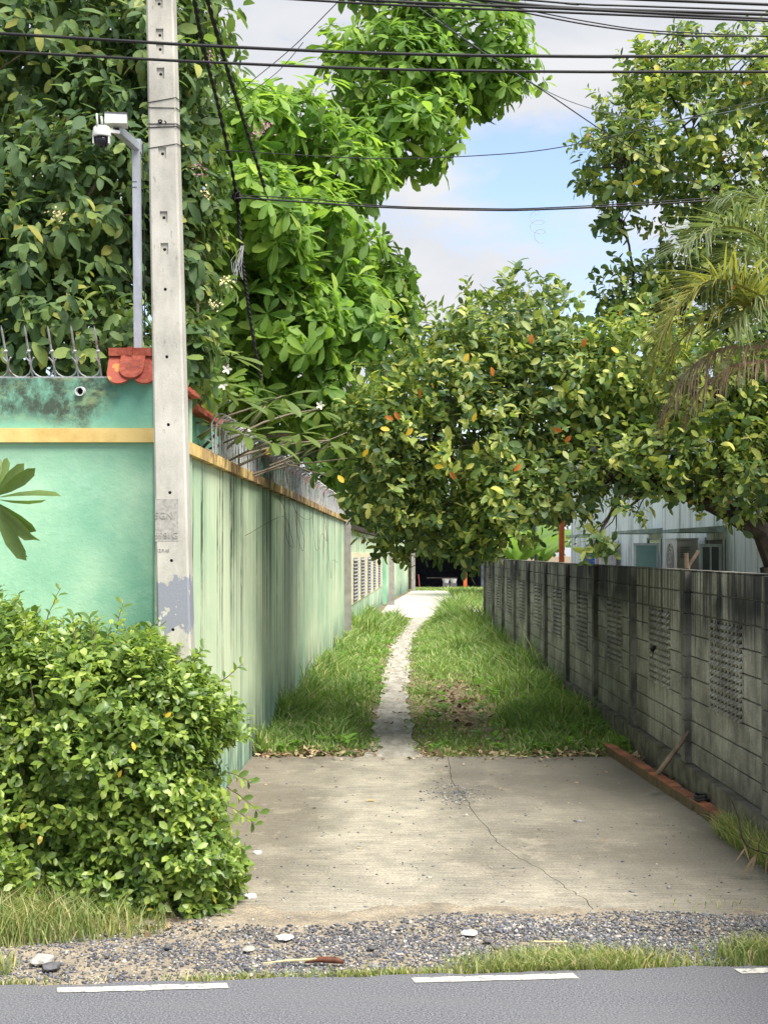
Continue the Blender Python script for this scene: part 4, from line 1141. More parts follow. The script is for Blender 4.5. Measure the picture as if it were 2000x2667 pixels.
# dark shed at the end of the alley
sd_ = empty('shed', (3.2, 88, 0), 'dark open shed with an orange post at the end of the alley', 'shed')
MB().box(1.75, 6.2, 92.0, 92.2, -.03, 3.2).build('back_wall', M['shed_dark'], sd_)
MB().box(1.7, 1.85, 86.4, 91.9, -.03, 2.9).build('side_wall', M['shed_dark'], sd_)
MB().box(5.9, 6.1, 86.4, 91.9, -.03, 2.9).build('side_wall', M['shed_dark'], sd_)
MB().hexa([(1.3, 85.6, 2.55), (6.6, 85.6, 2.55), (6.6, 92.6, 3.3), (1.3, 92.6, 3.3)], [(1.3, 85.6, 2.62), (6.6, 85.6, 2.62), (6.6, 92.6, 3.37), (1.3, 92.6, 3.37)]).build('roof', M['shed_roof'], sd_)
MB().box(1.72, 5.95, 86.3, 91.9, -.028, 0.02).build('floor', M['shed_roof'], sd_)
MB().box(4.80, 5.02, 86.0, 86.2, -.03, 2.6).build('post', M['orange'], sd_)
MB().tube([(2.16, 85.9, -.03), (2.08, 85.9, 0.8)], .025, 6).build('red_post', M['tile'], sd_)
MB().box(2.6, 4.5, 86.6, 86.68, 0.55, 0.62).build('rail', M['bark'], sd_)
for x_ in (3.75, 4.2):
    tag(lathe([(0.16, 0), (0.22, .2), (.24, .24), (.2, .25)], Vector((x_, 86.2, .28)), 10).build('white_pot', M['pvc']), ('left' if x_ < 4 else 'right') + ' pale pot of the two inside the dark shed', 'pot', 'pots inside the shed')
    tag(MB().box(x_ - .2, x_ + .2, 86.0, 86.4, 0.02, .28).build('plinth_block', M['stone_dark']), 'dark block under the ' + ('left' if x_ < 4 else 'right') + ' pale pot in the shed', 'block', 'blocks inside the shed')

# ------------------------------------------------------------------ trees
def lump(px, py, y, rx, ry, rd):
    c = at(px, py, y); k = y / F
    return (c.x, c.y, c.z, rx * k, rd, ry * k)
def limb(m, p0, p1, r0, r1, bend=0.15, n=6, sides=6):
    p0, p1 = Vector(p0), Vector(p1)
    L_ = (p1 - p0).length
    off = Vector((random.uniform(-1, 1), random.uniform(-1, 1), random.uniform(-.2, 1))) * bend * L_
    pts = []; rr = []
    for i in range(n + 1):
        t = i / n
        pts.append(p0.lerp(p1, t) + off * math.sin(math.pi * t) + Vector((random.uniform(-1, 1), random.uniform(-1, 1), random.uniform(-1, 1))) * L_ * 0.012)
        rr.append(r0 + (r1 - r0) * t)
    m.tube(pts, rr, sides)
    return pts
def skeleton(lumps, root, fork, r, twigs=5):
    tr = MB()
    limb(tr, root, fork, r, r * .8, 0.06, 6, 9)
    br = MB()
    nodes = [(Vector(fork), r * .5)]
    for lp in sorted(lumps, key=lambda q: (Vector(q[:3]) - Vector(fork)).length):
        c = Vector(lp[:3])
        h0, r0 = min(nodes, key=lambda q: (q[0] - c).length)
        r1 = max(r0 * .55, r * .06)
        pts = limb(br, h0, c, r0, r1, 0.10, 7, 6)
        nodes.append((c, r1))
        for _ in range(twigs):
            u = Vector(RNG.normal(size=3)).normalized()
            e = c + Vector((u.x * lp[3], u.y * lp[4], u.z * lp[5])) * .8
            limb(br, pts[random.randint(4, 7)], e, r * .06, r * .02, 0.12, 5, 4)
    return tr, br
def leafy(name, lumps, n, per, length, opening, droop, size, tpls, mat, parent, shell=.45, up=.3, outward=1.0, jit=.5, kind='stuff', upn=.6, svar=.25):
    c, d = clusters(lumps, n, shell, outward, up, jit)
    P, X, Z, S = spray(c, d, per, length, opening, droop, size, upn=upn, svar=svar)
    pick = RNG.integers(0, len(tpls), len(P))
    V, Fc = merge([instance(t, P[pick == i], X[pick == i], Z[pick == i], S[pick == i]) for i, t in enumerate(tpls)])
    o = link(name, tri_mesh(name, V, Fc, mat), parent)
    if kind: o['kind'] = kind
    return o

# 1. dark large-leaved tree behind the street wall
t1 = empty('dark_tree', (-3.4, 13.2, 0), 'dark large-leaved tree behind the green street wall', 'tree')
l1 = [lump(120, 120, 12.4, 330, 300, 1.0), lump(230, 520, 11.7, 270, 300, .9), lump(40, 700, 11.6, 280, 300, .9), lump(180, 880, 11.2, 260, 180, .7), lump(420, 220, 12.2, 165, 300, .8),
      lump(490, 650, 12.0, 85, 330, .6), lump(500, 930, 11.6, 55, 110, .4), lump(-250, 350, 12.4, 300, 420, 1.0), lump(300, -250, 12.6, 330, 200, 1.0), lump(-150, 850, 11.4, 260, 220, .8), lump(250, 380, 13.6, 330, 600, .8), lump(520, 80, 12.6, 70, 120, .4)]
tr, br = skeleton(l1, (-3.4, 13.2, -.03), (-3.1, 12.9, 2.9), .20, 7)
tr.build('trunk', M['bark'], t1, True); br.build('branches', M['twig'], t1)
S3 = ((.2, .72), (.52, 1.0), (.83, .72))
tA = [leaf_tpl(1, .46, .25, .22, S3), leaf_tpl(1, .50, .12, .05, S3), leaf_tpl(1, .42, .35, .45, S3)]
leafy('crown', l1, 4300, 7, .28, 1.0, .65, .122, tA, M['leaf_dark'], t1, .35, .05, 1.0, .6, svar=.4)
# blossom sprays of the dark tree
for (px, py, dpt, mt) in ((690, 325, 11.6, 'pink'), (665, 345, 11.6, 'pink'), (545, 150, 11.5, 'pink'), (520, 445, 11.3, 'pink'), (560, 790, 11.2, 'straw'), (585, 735, 11.2, 'straw'), (535, 505, 11.3, 'straw'), (150, 555, 10.6, 'straw')):
    m = MB(); c = at(px, py, dpt)
    for _ in range(26):
        q = c + Vector(RNG.normal(size=3)) * .028
        u = Vector(RNG.normal(size=3)).normalized() * .012; v_ = u.orthogonal().normalized() * .011
        m.add([q - u, q + v_, q + u, q - v_], [(0, 1, 2, 3)])
    m.build('blossom_spray', M[mt], t1)['kind'] = 'stuff'

# 2. bright whorled-leaf tree
t2 = empty('whorled_tree', (-2.9, 19.0, 0), 'tall bright green tree with whorled leaves behind the alley wall', 'tree')
l2 = [lump(1180, 110, 19, 225, 150, 1.0), lump(1010, 190, 18.5, 190, 170, 1.0), lump(1050, 350, 18.2, 160, 110, .9), lump(1260, 200, 19, 120, 90, .7), lump(900, 440, 17, 130, 110, .8),
      lump(760, 330, 16.5, 130, 110, .8), lump(640, 330, 15.5, 130, 100, .7), lump(830, 600, 16, 150, 120, .8), lump(670, 560, 14.8, 150, 150, .8), lump(720, 820, 15.2, 190, 170, .8), lump(870, 830, 16.2, 150, 130, .8),
      lump(590, 780, 15.5, 120, 260, .6), lump(1000, 740, 19, 80, 110, .7), lump(1010, 880, 19.5, 85, 120, .7), lump(800, 1020, 16.0, 200, 130, .8), lump(600, 1030, 15.2, 110, 120, .6), lump(760, 620, 17.8, 220, 330, .8), lump(1100, -80, 19, 260, 110, 1.0), lump(960, 1180, 18.5, 120, 130, .8)]
tr, br = skeleton(l2, (-2.9, 19.0, -.03), (-2.2, 18.2, 3.6), .22, 5)
tr.build('trunk', M['bark'], t2, True); br.build('branches', M['twig'], t2)
WS = ((.28, .42), (.66, 1.0), (.89, .78))
wtp = [leaf_tpl(1, .36, .22, .30, WS), leaf_tpl(1, .38, .15, .12, WS), leaf_tpl(1, .32, .35, .5, WS)]
leafy('crown', l2, 2400, 9, .05, 1.2, .24, .212, wtp, M['leaf_bright'], t2, .4, .45, 1.0, .35, upn=.9, svar=.35)
# nearest whorls as pieces of their own
whorls = []
for v_ in range(4):
    c = np.zeros((1, 3)); d = np.array([[0, 0, 1.0]])
    P, X, Z, S = spray(c, d, 9, .03, 1.18, .2, .24, svar=.2)
    whorls.append(tri_mesh('leaf_whorl', *instance(wtp[v_ % 3], P, X, Z, S), M['leaf_bright']))
cc, d_ = clusters(l2, 1100, .9, 1.0, .4, .3)
sel = [i for i in range(len(cc)) if d_[i][1] < -.15][:150]
for i in sel:
    o = link('leaf_whorl', whorls[i % 4], t2)
    o.location = cc[i]; o.rotation_euler = Vector(d_[i]).to_track_quat('Z', 'Y').to_euler()
    o.scale = [random.uniform(.85, 1.15)] * 3

# 3. olive broadleaf tree over the alley
t3 = empty('spreading_tree', (4.2, 14.6, 0), 'low spreading tree with olive leaves hanging over the alley and block wall', 'tree')
l3 = [lump(1330, 870, 15.8, 190, 160, .9), lump(1180, 960, 15.4, 200, 150, .9), lump(1000, 1120, 15.0, 125, 140, .7), lump(1010, 1260, 15.2, 130, 130, .7), lump(1230, 1150, 15.2, 230, 190, .9), lump(1480, 1000, 15.6, 190, 190, .9), lump(1650, 980, 15.4, 170, 190, .9),
      lump(1850, 1030, 14.6, 200, 170, .8), lump(1750, 1180, 14.5, 230, 90, .7), lump(1150, 1370, 15.5, 150, 80, .7), lump(1330, 1300, 15.0, 130, 130, .7), lump(1230, 1430, 15.2, 75, 55, .4), lump(1970, 1200, 14.2, 110, 100, .5), lump(1300, 1000, 17.0, 330, 250, .7), lump(1620, 1120, 16.5, 250, 170, .6), lump(2150, 1000, 14.6, 250, 250, 1.0), lump(1940, 1330, 14.4, 70, 55, .3), lump(1060, 1400, 16.5, 110, 70, .6), lump(1620, 1225, 14.6, 170, 60, .4), lump(1810, 1275, 14.3, 120, 50, .3), lump(1480, 1290, 14.8, 90, 80, .4), lump(1545, 1420, 14.2, 55, 40, .2), lump(1900, 1230, 14.1, 120, 80, .4), lump(1640, 1320, 14.3, 50, 40, .2)]
tr = MB(); br = MB()
fork = Vector((4.05, 14.6, 2.0))
limb(tr, (4.3, 14.6, -.03), fork, .20, .17, .05, 6, 9)
big = [fork, at(1985, 1385, 14.55), at(1900, 1335, 14.5), at(1830, 1300, 14.5), at(1730, 1262, 14.6), at(1620, 1245, 14.8), at(1480, 1235, 15.0), at(1300, 1220, 15.2), at(1120, 1180, 15.2)]
br.tube(big, [.14, .115, .10, .09, .085, .075, .06, .04, .02], 8)
br.tube([fork, Vector((4.0, 14.9, 3.4)), at(1850, 1050, 15.2), at(1700, 950, 15.5), at(1500, 900, 15.7), at(1350, 830, 15.8)], [.13, .10, .08, .06, .04, .015], 7)
hubs = [Vector(p) for p in big[3:]] + [at(1850, 1050, 15.2), at(1700, 950, 15.5), at(1500, 900, 15.7)]
for lp in l3:
    c = Vector(lp[:3]); h0 = min(hubs, key=lambda q: (q - c).length)
    pts = limb(br, h0, c, .03, .012, .12, 5, 5)
    for _ in range(7):
        u = Vector(RNG.normal(size=3)).normalized(); e = c + Vector((u.x * lp[3], u.y * lp[4], u.z * lp[5])) * .9
        limb(br, pts[random.randint(2, 5)], e, .010, .004, .12, 5, 4)
tr.build('trunk', M['bark'], t3, True); br.build('branches', M['bark'], t3)
OS = ((.2, .68), (.5, 1.0), (.82, .70))
oA = [leaf_tpl(1, .50, .30, .18, OS), leaf_tpl(1, .54, .15, .05, OS), leaf_tpl(1, .46, .4, .35, OS)]
leafy('crown', l3, 5800, 6, .14, .95, .02, .095, oA, M['leaf_olive'], t3, .35, .35, 1.0, .55, upn=.3, svar=.4)
dl = tri_mesh('dead_leaf', *instance(oA[0], np.zeros((1, 3)), np.array([[1.0, 0, 0]]), np.array([[0, 0, 1.0]]), np.array([.10])), M['leaf_orange'])
dy = tri_mesh('yellow_leaf', *instance(oA[1], np.zeros((1, 3)), np.array([[1.0, 0, 0]]), np.array([[0, 0, 1.0]]), np.array([.10])), M['leaf_yellow'])
for (px, py, ty) in ((1278, 955, 0), (1027, 1072, 0), (1002, 1085, 0), (1487, 1134, 0), (1172, 1228, 0), (1355, 1208, 0), (1984, 1195, 0), (1887, 1298, 0), (1440, 1115, 0), (1240, 1075, 1), (1075, 1115, 1), (990, 1115, 1), (710, 1165, 1), (880, 1238, 1), (1220, 920, 1), (1130, 1215, 1), (1590, 905, 1), (1915, 735, 0), (1385, 870, 0), (1150, 1190, 1), (1525, 880, 0), (1095, 1010, 0), (960, 1170, 1)):
    o = link('yellow_leaf' if ty else 'dead_leaf', dy if ty else dl, t3)
    p = at(px, py, 14.15 if px > 950 else 14.0)
    o.location = p; o.rotation_euler = (R(90) + random.uniform(-.5, .5), random.uniform(-1.2, 1.2) + R(70), random.uniform(-.5, .5))

# 4. upper right tree
t4 = empty('upper_tree', (5.6, 17.5, 0), 'taller olive-leaved tree rising at the upper right above the palm', 'tree')
l4 = [lump(1780, 330, 16.5, 240, 190, 1.0), lump(1930, 200, 16.5, 170, 120, .9), lump(1620, 420, 16.2, 130, 130, .8), lump(1700, 200, 16.5, 110, 90, .6), lump(1860, 480, 16.5, 190, 120, .8), lump(1610, 560, 16.2, 70, 55, .4), lump(1970, 640, 16.4, 150, 150, .8), lump(1800, 680, 16.5, 110, 90, .7), lump(1650, 780, 16.6, 95, 110, .6), lump(1770, 820, 16.8, 170, 130, .7), lump(2200, 350, 16.8, 270, 330, 1.0), lump(1780, 110, 16.5, 50, 50, .3), lump(2000, 900, 17, 200, 200, .8)]
tr, br = skeleton(l4, (5.6, 17.5, -.03), (5.2, 17.2, 3.2), .19, 9)
tr.build('trunk', M['bark'], t4, True); br.build('branches', M['bark'], t4)
leafy('crown', l4, 3200, 6, .14, .95, .02, .098, oA, M['leaf_olive'], t4, .45, .35, 1.0, .55, upn=.3, svar=.4)

# 5. frangipani behind the alley wall
def frangipani_leaf(p, d, size, mat, parent, nm='leaf', tpl=None, up=(0, 0, 1)):
    tpl = tpl or leaf_tpl(1, .30, .22, .18, ((.12, .25), (.35, .75), (.65, 1.0), (.88, .72)))
    V, Fc = instance(tpl, np.array([list(p)]), np.array([list(d)]), np.array([list(up)]), np.array([size]))
    return link(nm, tri_mesh(nm, V, Fc, mat), parent)
fr = empty('frangipani_tree', (-2.2, 13.6, 0), 'frangipani with long leaves and white flowers above the curved bars', 'tree')
fm = MB(); heads = [(560, 1000, 12.2), (600, 930, 12.6), (690, 1060, 13.2), (735, 1035, 13.4), (640, 1130, 12.9), (860, 1150, 14.2), (560, 1110, 12.6), (710, 1150, 13.2), (830, 1070, 14.6), (620, 1040, 12.8), (780, 1130, 13.8)]
limb(fm, (-2.4, 13.6, -.03), (-2.25, 13.5, 2.6), .09, .07, .03, 5, 8)
fl_n = 0
for i, (px, py, dpt) in enumerate(heads):
    c = at(px, py, dpt)
    limb(fm, (-2.25, 13.5, 2.6), c, .020, .008, .10, 6, 6)
    nl = 9
    for k in range(nl):
        a = k * 2.4 + i
        d = Vector((math.cos(a), math.sin(a) * .9, random.uniform(-.55, .45)))
        frangipani_leaf(c + d * .03, d.normalized(), random.uniform(.22, .32), M['leaf_frangipani'], fr, up=(0, -.35, 1))
fm.build('trunk', M['twig'], fr, True)
for (px, py, dpt) in ((592, 962, 11.9), (581, 1003, 11.9), (834, 1056, 13.6)):
    c = at(px, py, dpt); m = MB()
    for k in range(5):
        a = k * 2 * math.pi / 5
        u = Vector((math.cos(a), -.35, math.sin(a))); v_ = Vector((-math.sin(a), 0, math.cos(a)))
        m.add([c, c + u * .02 + v_ * .013, c + u * .042 + v_ * .006, c + u * .042 - v_ * .008, c + u * .02 - v_ * .010], [(0, 1, 2, 3, 4)])
    m.build('flower', M['petal'], fr)
# bare twigs reaching over the ledge
m = MB()
for a, b in (((660, 1240), (905, 1195)), ((660, 1235), (880, 1155)), ((700, 1215), (905, 1125)), ((740, 1205), (850, 1240))):
    limb(m, at(*a, 14.0), at(*b, 14.3), .012, .006, .05, 6, 5)
tw = m.build('twigs', M['twig'], fr)

# 6. frangipani leaves at the left edge, in front of the wall
fe = empty('street_frangipani', (-2.62, 8.55, 0), 'frangipani leaf cluster at the left edge in front of the green wall', 'plant')
m = MB(); m.tube([(-2.62, 8.55, -.03), (-2.58, 8.52, 1.2), (-2.45, 8.5, 2.2), (-2.355, 8.5, 2.46)], [.05, .04, .03, .02], 8); m.build('stem', M['twig'], fe, True)
cxy = Vector((-2.345, 8.5, 2.47))
tplA = leaf_tpl(1, .26, .30, .12, ((.12, .22), (.35, .7), (.65, 1.0), (.90, .75)))
for (dx, dz, dy_, sz, roll) in ((.75, .75, -.2, .27, .2), (.9, .5, -.35, .32, .5), (1, .14, -.1, .40, -1.2), (1, -.12, .25, .30, 1.3), (.8, -.62, -.3, .33, .5), (.7, -.6, .3, .26, 1.2), (.72, -.72, -.4, .36, .4), (.75, -.85, .2, .36, 1.1), (.5, -.9, -.3, .42, .4), (.4, -1, .3, .40, 1.0), (-.6, .5, -.2, .3, .3), (-.9, -.1, .1, .34, .6), (-.5, -.8, -.3, .36, .3), (.1, .9, .2, .25, .4), (.3, .9, .4, .27, .8)):
    d = Vector((dx, dy_, dz)).normalized()
    side = d.cross(Vector((0, -1, 0))).normalized()
    upv = Vector((0, -1, 0)) * math.cos(roll) + side * math.sin(roll)
    frangipani_leaf(cxy + d * .02, d, sz, M['leaf_frangipani'], fe, tpl=tplA, up=upv)

# 7. palm
pm = empty('palm', (4.0, 12.6, 0), 'palm with drooping green, olive and dead brown fronds at the right edge', 'palm')
m = MB(); limb(m, (4.1, 12.8, -.03), (3.75, 12.6, 4.1), .13, .10, .02, 8, 10); m.build('trunk', M['bark'], pm, True)
PB = Vector((3.72, 12.6, 4.15))
def frond(pts, mat, ll, parent, n=58, droop=.35, name='frond'):
    P = [Vector(p) for p in pts]
    # Catmull-Rom samples
    Q = []
    for i in range(len(P) - 1):
        p0, p1, p2, p3 = P[max(i - 1, 0)], P[i], P[i + 1], P[min(i + 2, len(P) - 1)]
        for k in range(10):
            t = k / 10
            Q.append(.5 * ((2 * p1) + (p2 - p0) * t + (2 * p0 - 5 * p1 + 4 * p2 - p3) * t * t + (3 * p1 - p0 - 3 * p2 + p3) * t ** 3))
    Q.append(P[-1])
    mb = MB(); mb.tube(Q, [.016 * (1 - .8 * i / len(Q)) for i in range(len(Q))], 5)
    V, Fc = [], []
    o = mb.build(name, M['frond_olive'] if mat != 'frond_dead' else M[mat], parent)
    k = 0; vs = []; fs_ = []
    for i in range(n):
        t = .12 + .88 * i / (n - 1)
        q = t * (len(Q) - 1); a = int(min(q, len(Q) - 2)); p = Q[a].lerp(Q[a + 1], q - a)
        tg = (Q[a + 1] - Q[a]).normalized()
        sd__ = tg.cross(Vector((0, 0, 1))).normalized(); up = sd__.cross(tg)
        ln_ = ll * (math.sin(math.pi * min(1, .18 + .75 * t)) ** .6) * random.uniform(.85, 1.1)
        for s__ in (-1, 1):
            d = (sd__ * s__ * random.uniform(.65, 1.0) + tg * random.uniform(.65, .95) + up * random.uniform(0, .5) + Vector((random.uniform(-.12, .12), random.uniform(-.12, .12), random.uniform(-.12, .12)))).normalized()
            wv = d.cross(up).normalized() * (.0095 if mat != 'frond_dead' else .006) * random.uniform(.7, 1.3)
            b0 = len(vs); pp = p.copy(); dd_ = d.copy(); nseg = 4
            for j in range(nseg + 1):
                w_ = (.7, 1.0, .85, .5, .05)[j]
                vs += [tuple(pp - wv * w_), tuple(pp + wv * w_)]
                dd_ = (dd_ + Vector((0, 0, -droop)) * (.4 + .3 * j) * random.uniform(.6, 1.3)).normalized()
                pp = pp + dd_ * ln_ / nseg
            for j in range(nseg):
                fs_ += [(b0 + 2 * j, b0 + 2 * j + 1, b0 + 2 * j + 3), (b0 + 2 * j, b0 + 2 * j + 3, b0 + 2 * j + 2)]
    lo = link('leaflets', tri_mesh('leaflets', vs, fs_, M[mat]), None)
    lo.parent = o; lo['kind'] = 'stuff'
    return o
frond([PB, at(2000, 640, 12.2), at(1880, 590, 11.9), at(1770, 650, 11.7)], 'frond_green', .78, pm, 84, .22)
frond([PB, at(2030, 700, 12.0), at(1930, 680, 11.7), at(1830, 760, 11.5)], 'frond_green', .74, pm, 84, .22)
frond([PB, at(2050, 800, 11.9), at(1960, 790, 11.6), at(1900, 850, 11.4)], 'frond_green', .66, pm, 74, .28)
frond([PB, at(1980, 770, 11.6), at(1850, 730, 11.3), at(1745, 830, 11.2), at(1705, 960, 11.2)], 'frond_olive', .60, pm, 120, .14)
frond([PB, at(2000, 800, 11.7), at(1880, 800, 11.5), at(1770, 890, 11.4), at(1730, 990, 11.4)], 'frond_olive', .52, pm, 100, .14)
frond([PB, at(2010, 900, 12.1), at(1880, 910, 11.9), at(1780, 980, 11.8), at(1725, 1090, 11.8)], 'frond_dead', .60, pm, 110, .5)
frond([PB, at(2030, 930, 12.1), at(1920, 950, 11.9), at(1830, 1010, 11.8), at(1790, 1080, 11.8)], 'frond_dead', .44, pm, 80, .55)
frond([PB, at(2080, 600, 12.8), at(1980, 520, 12.8), at(1880, 520, 12.8)], 'frond_green', .6, pm, 70, .3)
frond([PB, PB + Vector((.6, -.4, .8)), PB + Vector((1.3, -.8, .9)), PB + Vector((1.9, -1.1, .3))], 'frond_green', .5, pm)
frond([PB, PB + Vector((.3, .7, .9)), PB + Vector((.6, 1.4, 1.0)), PB + Vector((.9, 2.0, .4))], 'frond_green', .5, pm)
frond([PB, PB + Vector((.2, -.6, .3)), PB + Vector((.1, -1.2, .1)), PB + Vector((0, -1.6, -.5))], 'frond_green', .45, pm)

# 8. banana plants beyond the block wall
for bi, (bx_, by_, lab) in enumerate(((3.7, 39.5, 'bright banana plant left of the thin post behind the block wall'), (4.6, 41.5, 'bright banana plant right of the thin post behind the block wall'))):
    bp = empty('banana_plant', (bx_, by_, 0), lab, 'plant', 'banana plants behind the wall')
    m = MB(); m.tube([(bx_, by_, -.03), (bx_ + .05, by_, 1.2), (bx_, by_, 2.2)], [.14, .11, .08], 9); m.build('stem', M['leaf_banana'], bp, True)
    for k in range(9):
        a = k * 2.4 + bi; d0 = Vector((math.cos(a), math.sin(a), 1.4)).normalized()
        V, Fc = instance(leaf_tpl(1, .30, .2, .55, ((.08, .3), (.25, .8), (.5, 1.0), (.75, .9), (.93, .5))), np.array([[bx_, by_, 1.7 + .05 * k]]), np.array([list(d0)]), np.array([[d0.x * -.3, d0.y * -.3 - .3, 1.0]]), np.array([random.uniform(1.5, 2.1)]))
        link('leaf', tri_mesh('leaf', V, Fc, M['leaf_banana']), bp)

# 9. backdrop trees
far = [(1080, 1330, 97, 260, 190, 'dark tree behind the far shed on the left'), (1330, 1300, 70, 200, 170, 'far tree beyond the banana plants'), (1620, 1150, 60, 240, 260, 'far tree rising behind the white house'), (880, 1180, 60, 180, 200, 'far tree behind the louvred wall'), (1230, 1370, 95, 170, 130, 'dark tree behind the far shed on the right'), (1950, 1150, 48, 260, 260, 'far tree behind the palm and house roof')]
ft = [leaf_tpl(1, .6, .2, .1, ((.5, 1.0),))]
for i, (px, py, y, rx, rz, lab) in enumerate(far):
    c = at(px, py, y)
    t = empty('far_tree', (c.x, y, 0), lab, 'tree', 'trees in the background')
    ls = [lump(px + random.uniform(-.4, .4) * rx, py + random.uniform(-.4, .5) * rz, y + random.uniform(-1, 1), rx * .62, rz * .6, 2.2) for _ in range(6)]
    m = MB(); limb(m, (c.x, y, -.03), (c.x, y, max(c.z, 1.5)), .25, .15, .03, 5, 8); m.build('trunk', M['bark'], t, True)
    leafy('crown', ls, 1100, 5, .6, 1.0, .2, .42, ft, M['leaf_far'], t, .3)

# ------------------------------------------------------------------ hedge
hd = empty('hedge', (-2.1, 8.9, 0), 'dense leafy green hedge bush at the left in front of the wall', 'hedge')
HS = ((.32, .86), (.70, .98))
hA = [leaf_tpl(1, .50, .28, .15, HS), leaf_tpl(1, .56, .15, .0, HS), leaf_tpl(1, .46, .4, .3, HS)]
hx0, hx1, hy0, hy1, hz1 = -3.5, -1.03, 8.28, 9.38, 1.74
def hedge_pts(n):
    out_p, out_d = [], []
    c = np.array([(hx0 + hx1) / 2, (hy0 + hy1) / 2, .76]); h = np.array([(hx1 - hx0) / 2, (hy1 - hy0) / 2, .90])
    u = RNG.uniform(-1, 1, (n * 3, 3))
    p = np.abs(u)
    e = 5.0
    rr = (p ** e).sum(1) ** (1 / e)
    u = u / rr[:, None]                               # onto the rounded box
    keep = RNG.random(len(u)) < np.where(u[:, 1] > .8, .35, np.where(u[:, 0] < -.95, .2, 1.0))
    u = u[keep][:n]
    nrm = norm(np.sign(u) * np.abs(u) ** (e - 1) / h)
    depth = RNG.uniform(0, .5, len(u)) ** 1.6
    P = c + u * h - nrm * depth[:, None]
    # uneven surface
    bump = .10 * np.sin(P[:, 0] * 5.1 + 1) * np.sin(P[:, 2] * 4.3 + P[:, 1] * 3) + .07 * np.sin(P[:, 0] * 11 + P[:, 2] * 9) * np.sin(P[:, 2] * 7 - P[:, 0] * 4) + np.where(RNG.random(len(P)) < .10, RNG.uniform(.02, .12, len(P)), 0)
    P = P + nrm * bump[:, None]
    # right shoulder slopes down, right foot spreads out
    sh_ = np.clip((P[:, 0] + 1.75) / .75, 0, 1)
    P[:, 2] -= sh_ ** 2 * np.clip((P[:, 2] - .9) / .8, 0, 1) * .42
    P[:, 0] += np.where((P[:, 0] > -1.3) & (P[:, 2] < .75), (.75 - P[:, 2]) * .16, 0)
    P[:, 2] = np.maximum(P[:, 2], .04)
    return P, nrm
P0, N0 = hedge_pts(14500)
dH = norm(N0 * .8 + rand_unit(len(P0)) * .55 + np.array([0, 0, .35]))
P, X, Z, S = spray(P0, dH, 5, .06, .95, .15, .052, upn=.5, svar=.45)
pk = RNG.integers(0, 3, len(P))
hp = [instance(t, P[pk == i], X[pk == i], Z[pk == i], S[pk == i]) for i, t in enumerate(hA)]
nI = 5200     # leaves deep inside
Pi = np.stack([RNG.uniform(hx0 + .1, hx1 - .12, nI), RNG.uniform(8.5, 8.95, nI), RNG.uniform(.1, 1.4, nI)], 1)
hp.append(instance(hA[1], Pi, rand_unit(nI), np.array([0, -1.0, .4]) + RNG.normal(0, .5, (nI, 3)), RNG.uniform(.06, .095, nI)))
V, Fc = merge(hp)
fo = link('foliage', tri_mesh('foliage', V, Fc, M['leaf_hedge']), hd); fo['kind'] = 'stuff'
# stems inside
m = MB()
for _ in range(46):
    x = random.uniform(-3.3, -1.15); y = random.uniform(8.5, 9.25)
    if abs(x + 1.3) < .14 and abs(y - 9.1) < .14: continue
    limb(m, (x, y, -.03), (x + random.uniform(-.25, .25), y + random.uniform(-.2, .2), random.uniform(1.0, 1.5)), .012, .005, .08, 5, 5)
m.build('stems', M['twig'], hd)
# long shoots
def shoot(a, b, n=9, sz=.07):
    a, b = Vector(a), Vector(b)
    m = MB(); pts = limb(m, a, b, .005, .002, .05, 6, 4)
    o = m.build('shoot', M['twig'], hd)
    d = np.array([list((b - a).normalized())] * n)
    c = np.array([list(a.lerp(b, (i + .5) / n)) for i in range(n)])
    vs = []
    ph = np.arange(n) * 2.4
    s1 = norm(np.cross(d, np.array([[0.1, -1, .3]] * n))); s2 = np.cross(d, s1)
    x = norm(d * .8 + s1 * np.cos(ph)[:, None] + s2 * np.sin(ph)[:, None])
    V, Fc = instance(hA[0], c, x, d * .6 + np.array([0, -.4, .5]), np.full(n, sz) * RNG.uniform(.7, 1.2, n))
    lo = link('shoot_leaves', tri_mesh('shoot_leaves', V, Fc, M['leaf_hedge']), None); lo.parent = o
for (a, b, y) in (((110, 1660), (160, 1532), 8.7), ((305, 1650), (322, 1572), 8.7), ((185, 1650), (192, 1598), 8.6), ((40, 1620), (28, 1575), 8.6), ((240, 1650), (232, 1605), 8.6), ((70, 1660), (60, 1590), 8.5), ((545, 1800), (632, 1728), 8.8), ((590, 2050), (680, 2120), 8.9), ((580, 2090), (670, 2150), 8.8), ((590, 2010), (655, 2040), 8.9), ((570, 2180), (640, 2215), 8.6), ((380, 1690), (395, 1630), 8.8), ((400, 1700), (420, 1655), 8.7), ((500, 1720), (530, 1690), 8.8)):
    shoot(at(*a, y), at(*b, y), 10)
for _ in range(30):
    px = random.uniform(5, 470); y_ = random.uniform(8.45, 9.2)
    top = 1625 + max(0, px - 330) * .75 + random.uniform(0, 40)
    shoot(at(px, top + 60, y_), at(px + random.uniform(-16, 16), top - random.uniform(0, 36), y_), random.randint(6, 9), random.uniform(.045, .065))
for i, (px, py) in enumerate(((218, 1775), (447, 1855), (345, 1932), (318, 2005))):
    V, Fc = instance(hA[0], np.array([list(at(px, py, 8.22))]), np.array([[random.uniform(-1, 1), -.2, random.uniform(-1, .2)]]), np.array([[random.uniform(-.8, .8), -1, .4]]), np.array([random.uniform(.045, .06)]))
    link('yellow_leaf', tri_mesh('yellow_leaf', V, Fc, M['leaf_yellow']), hd)

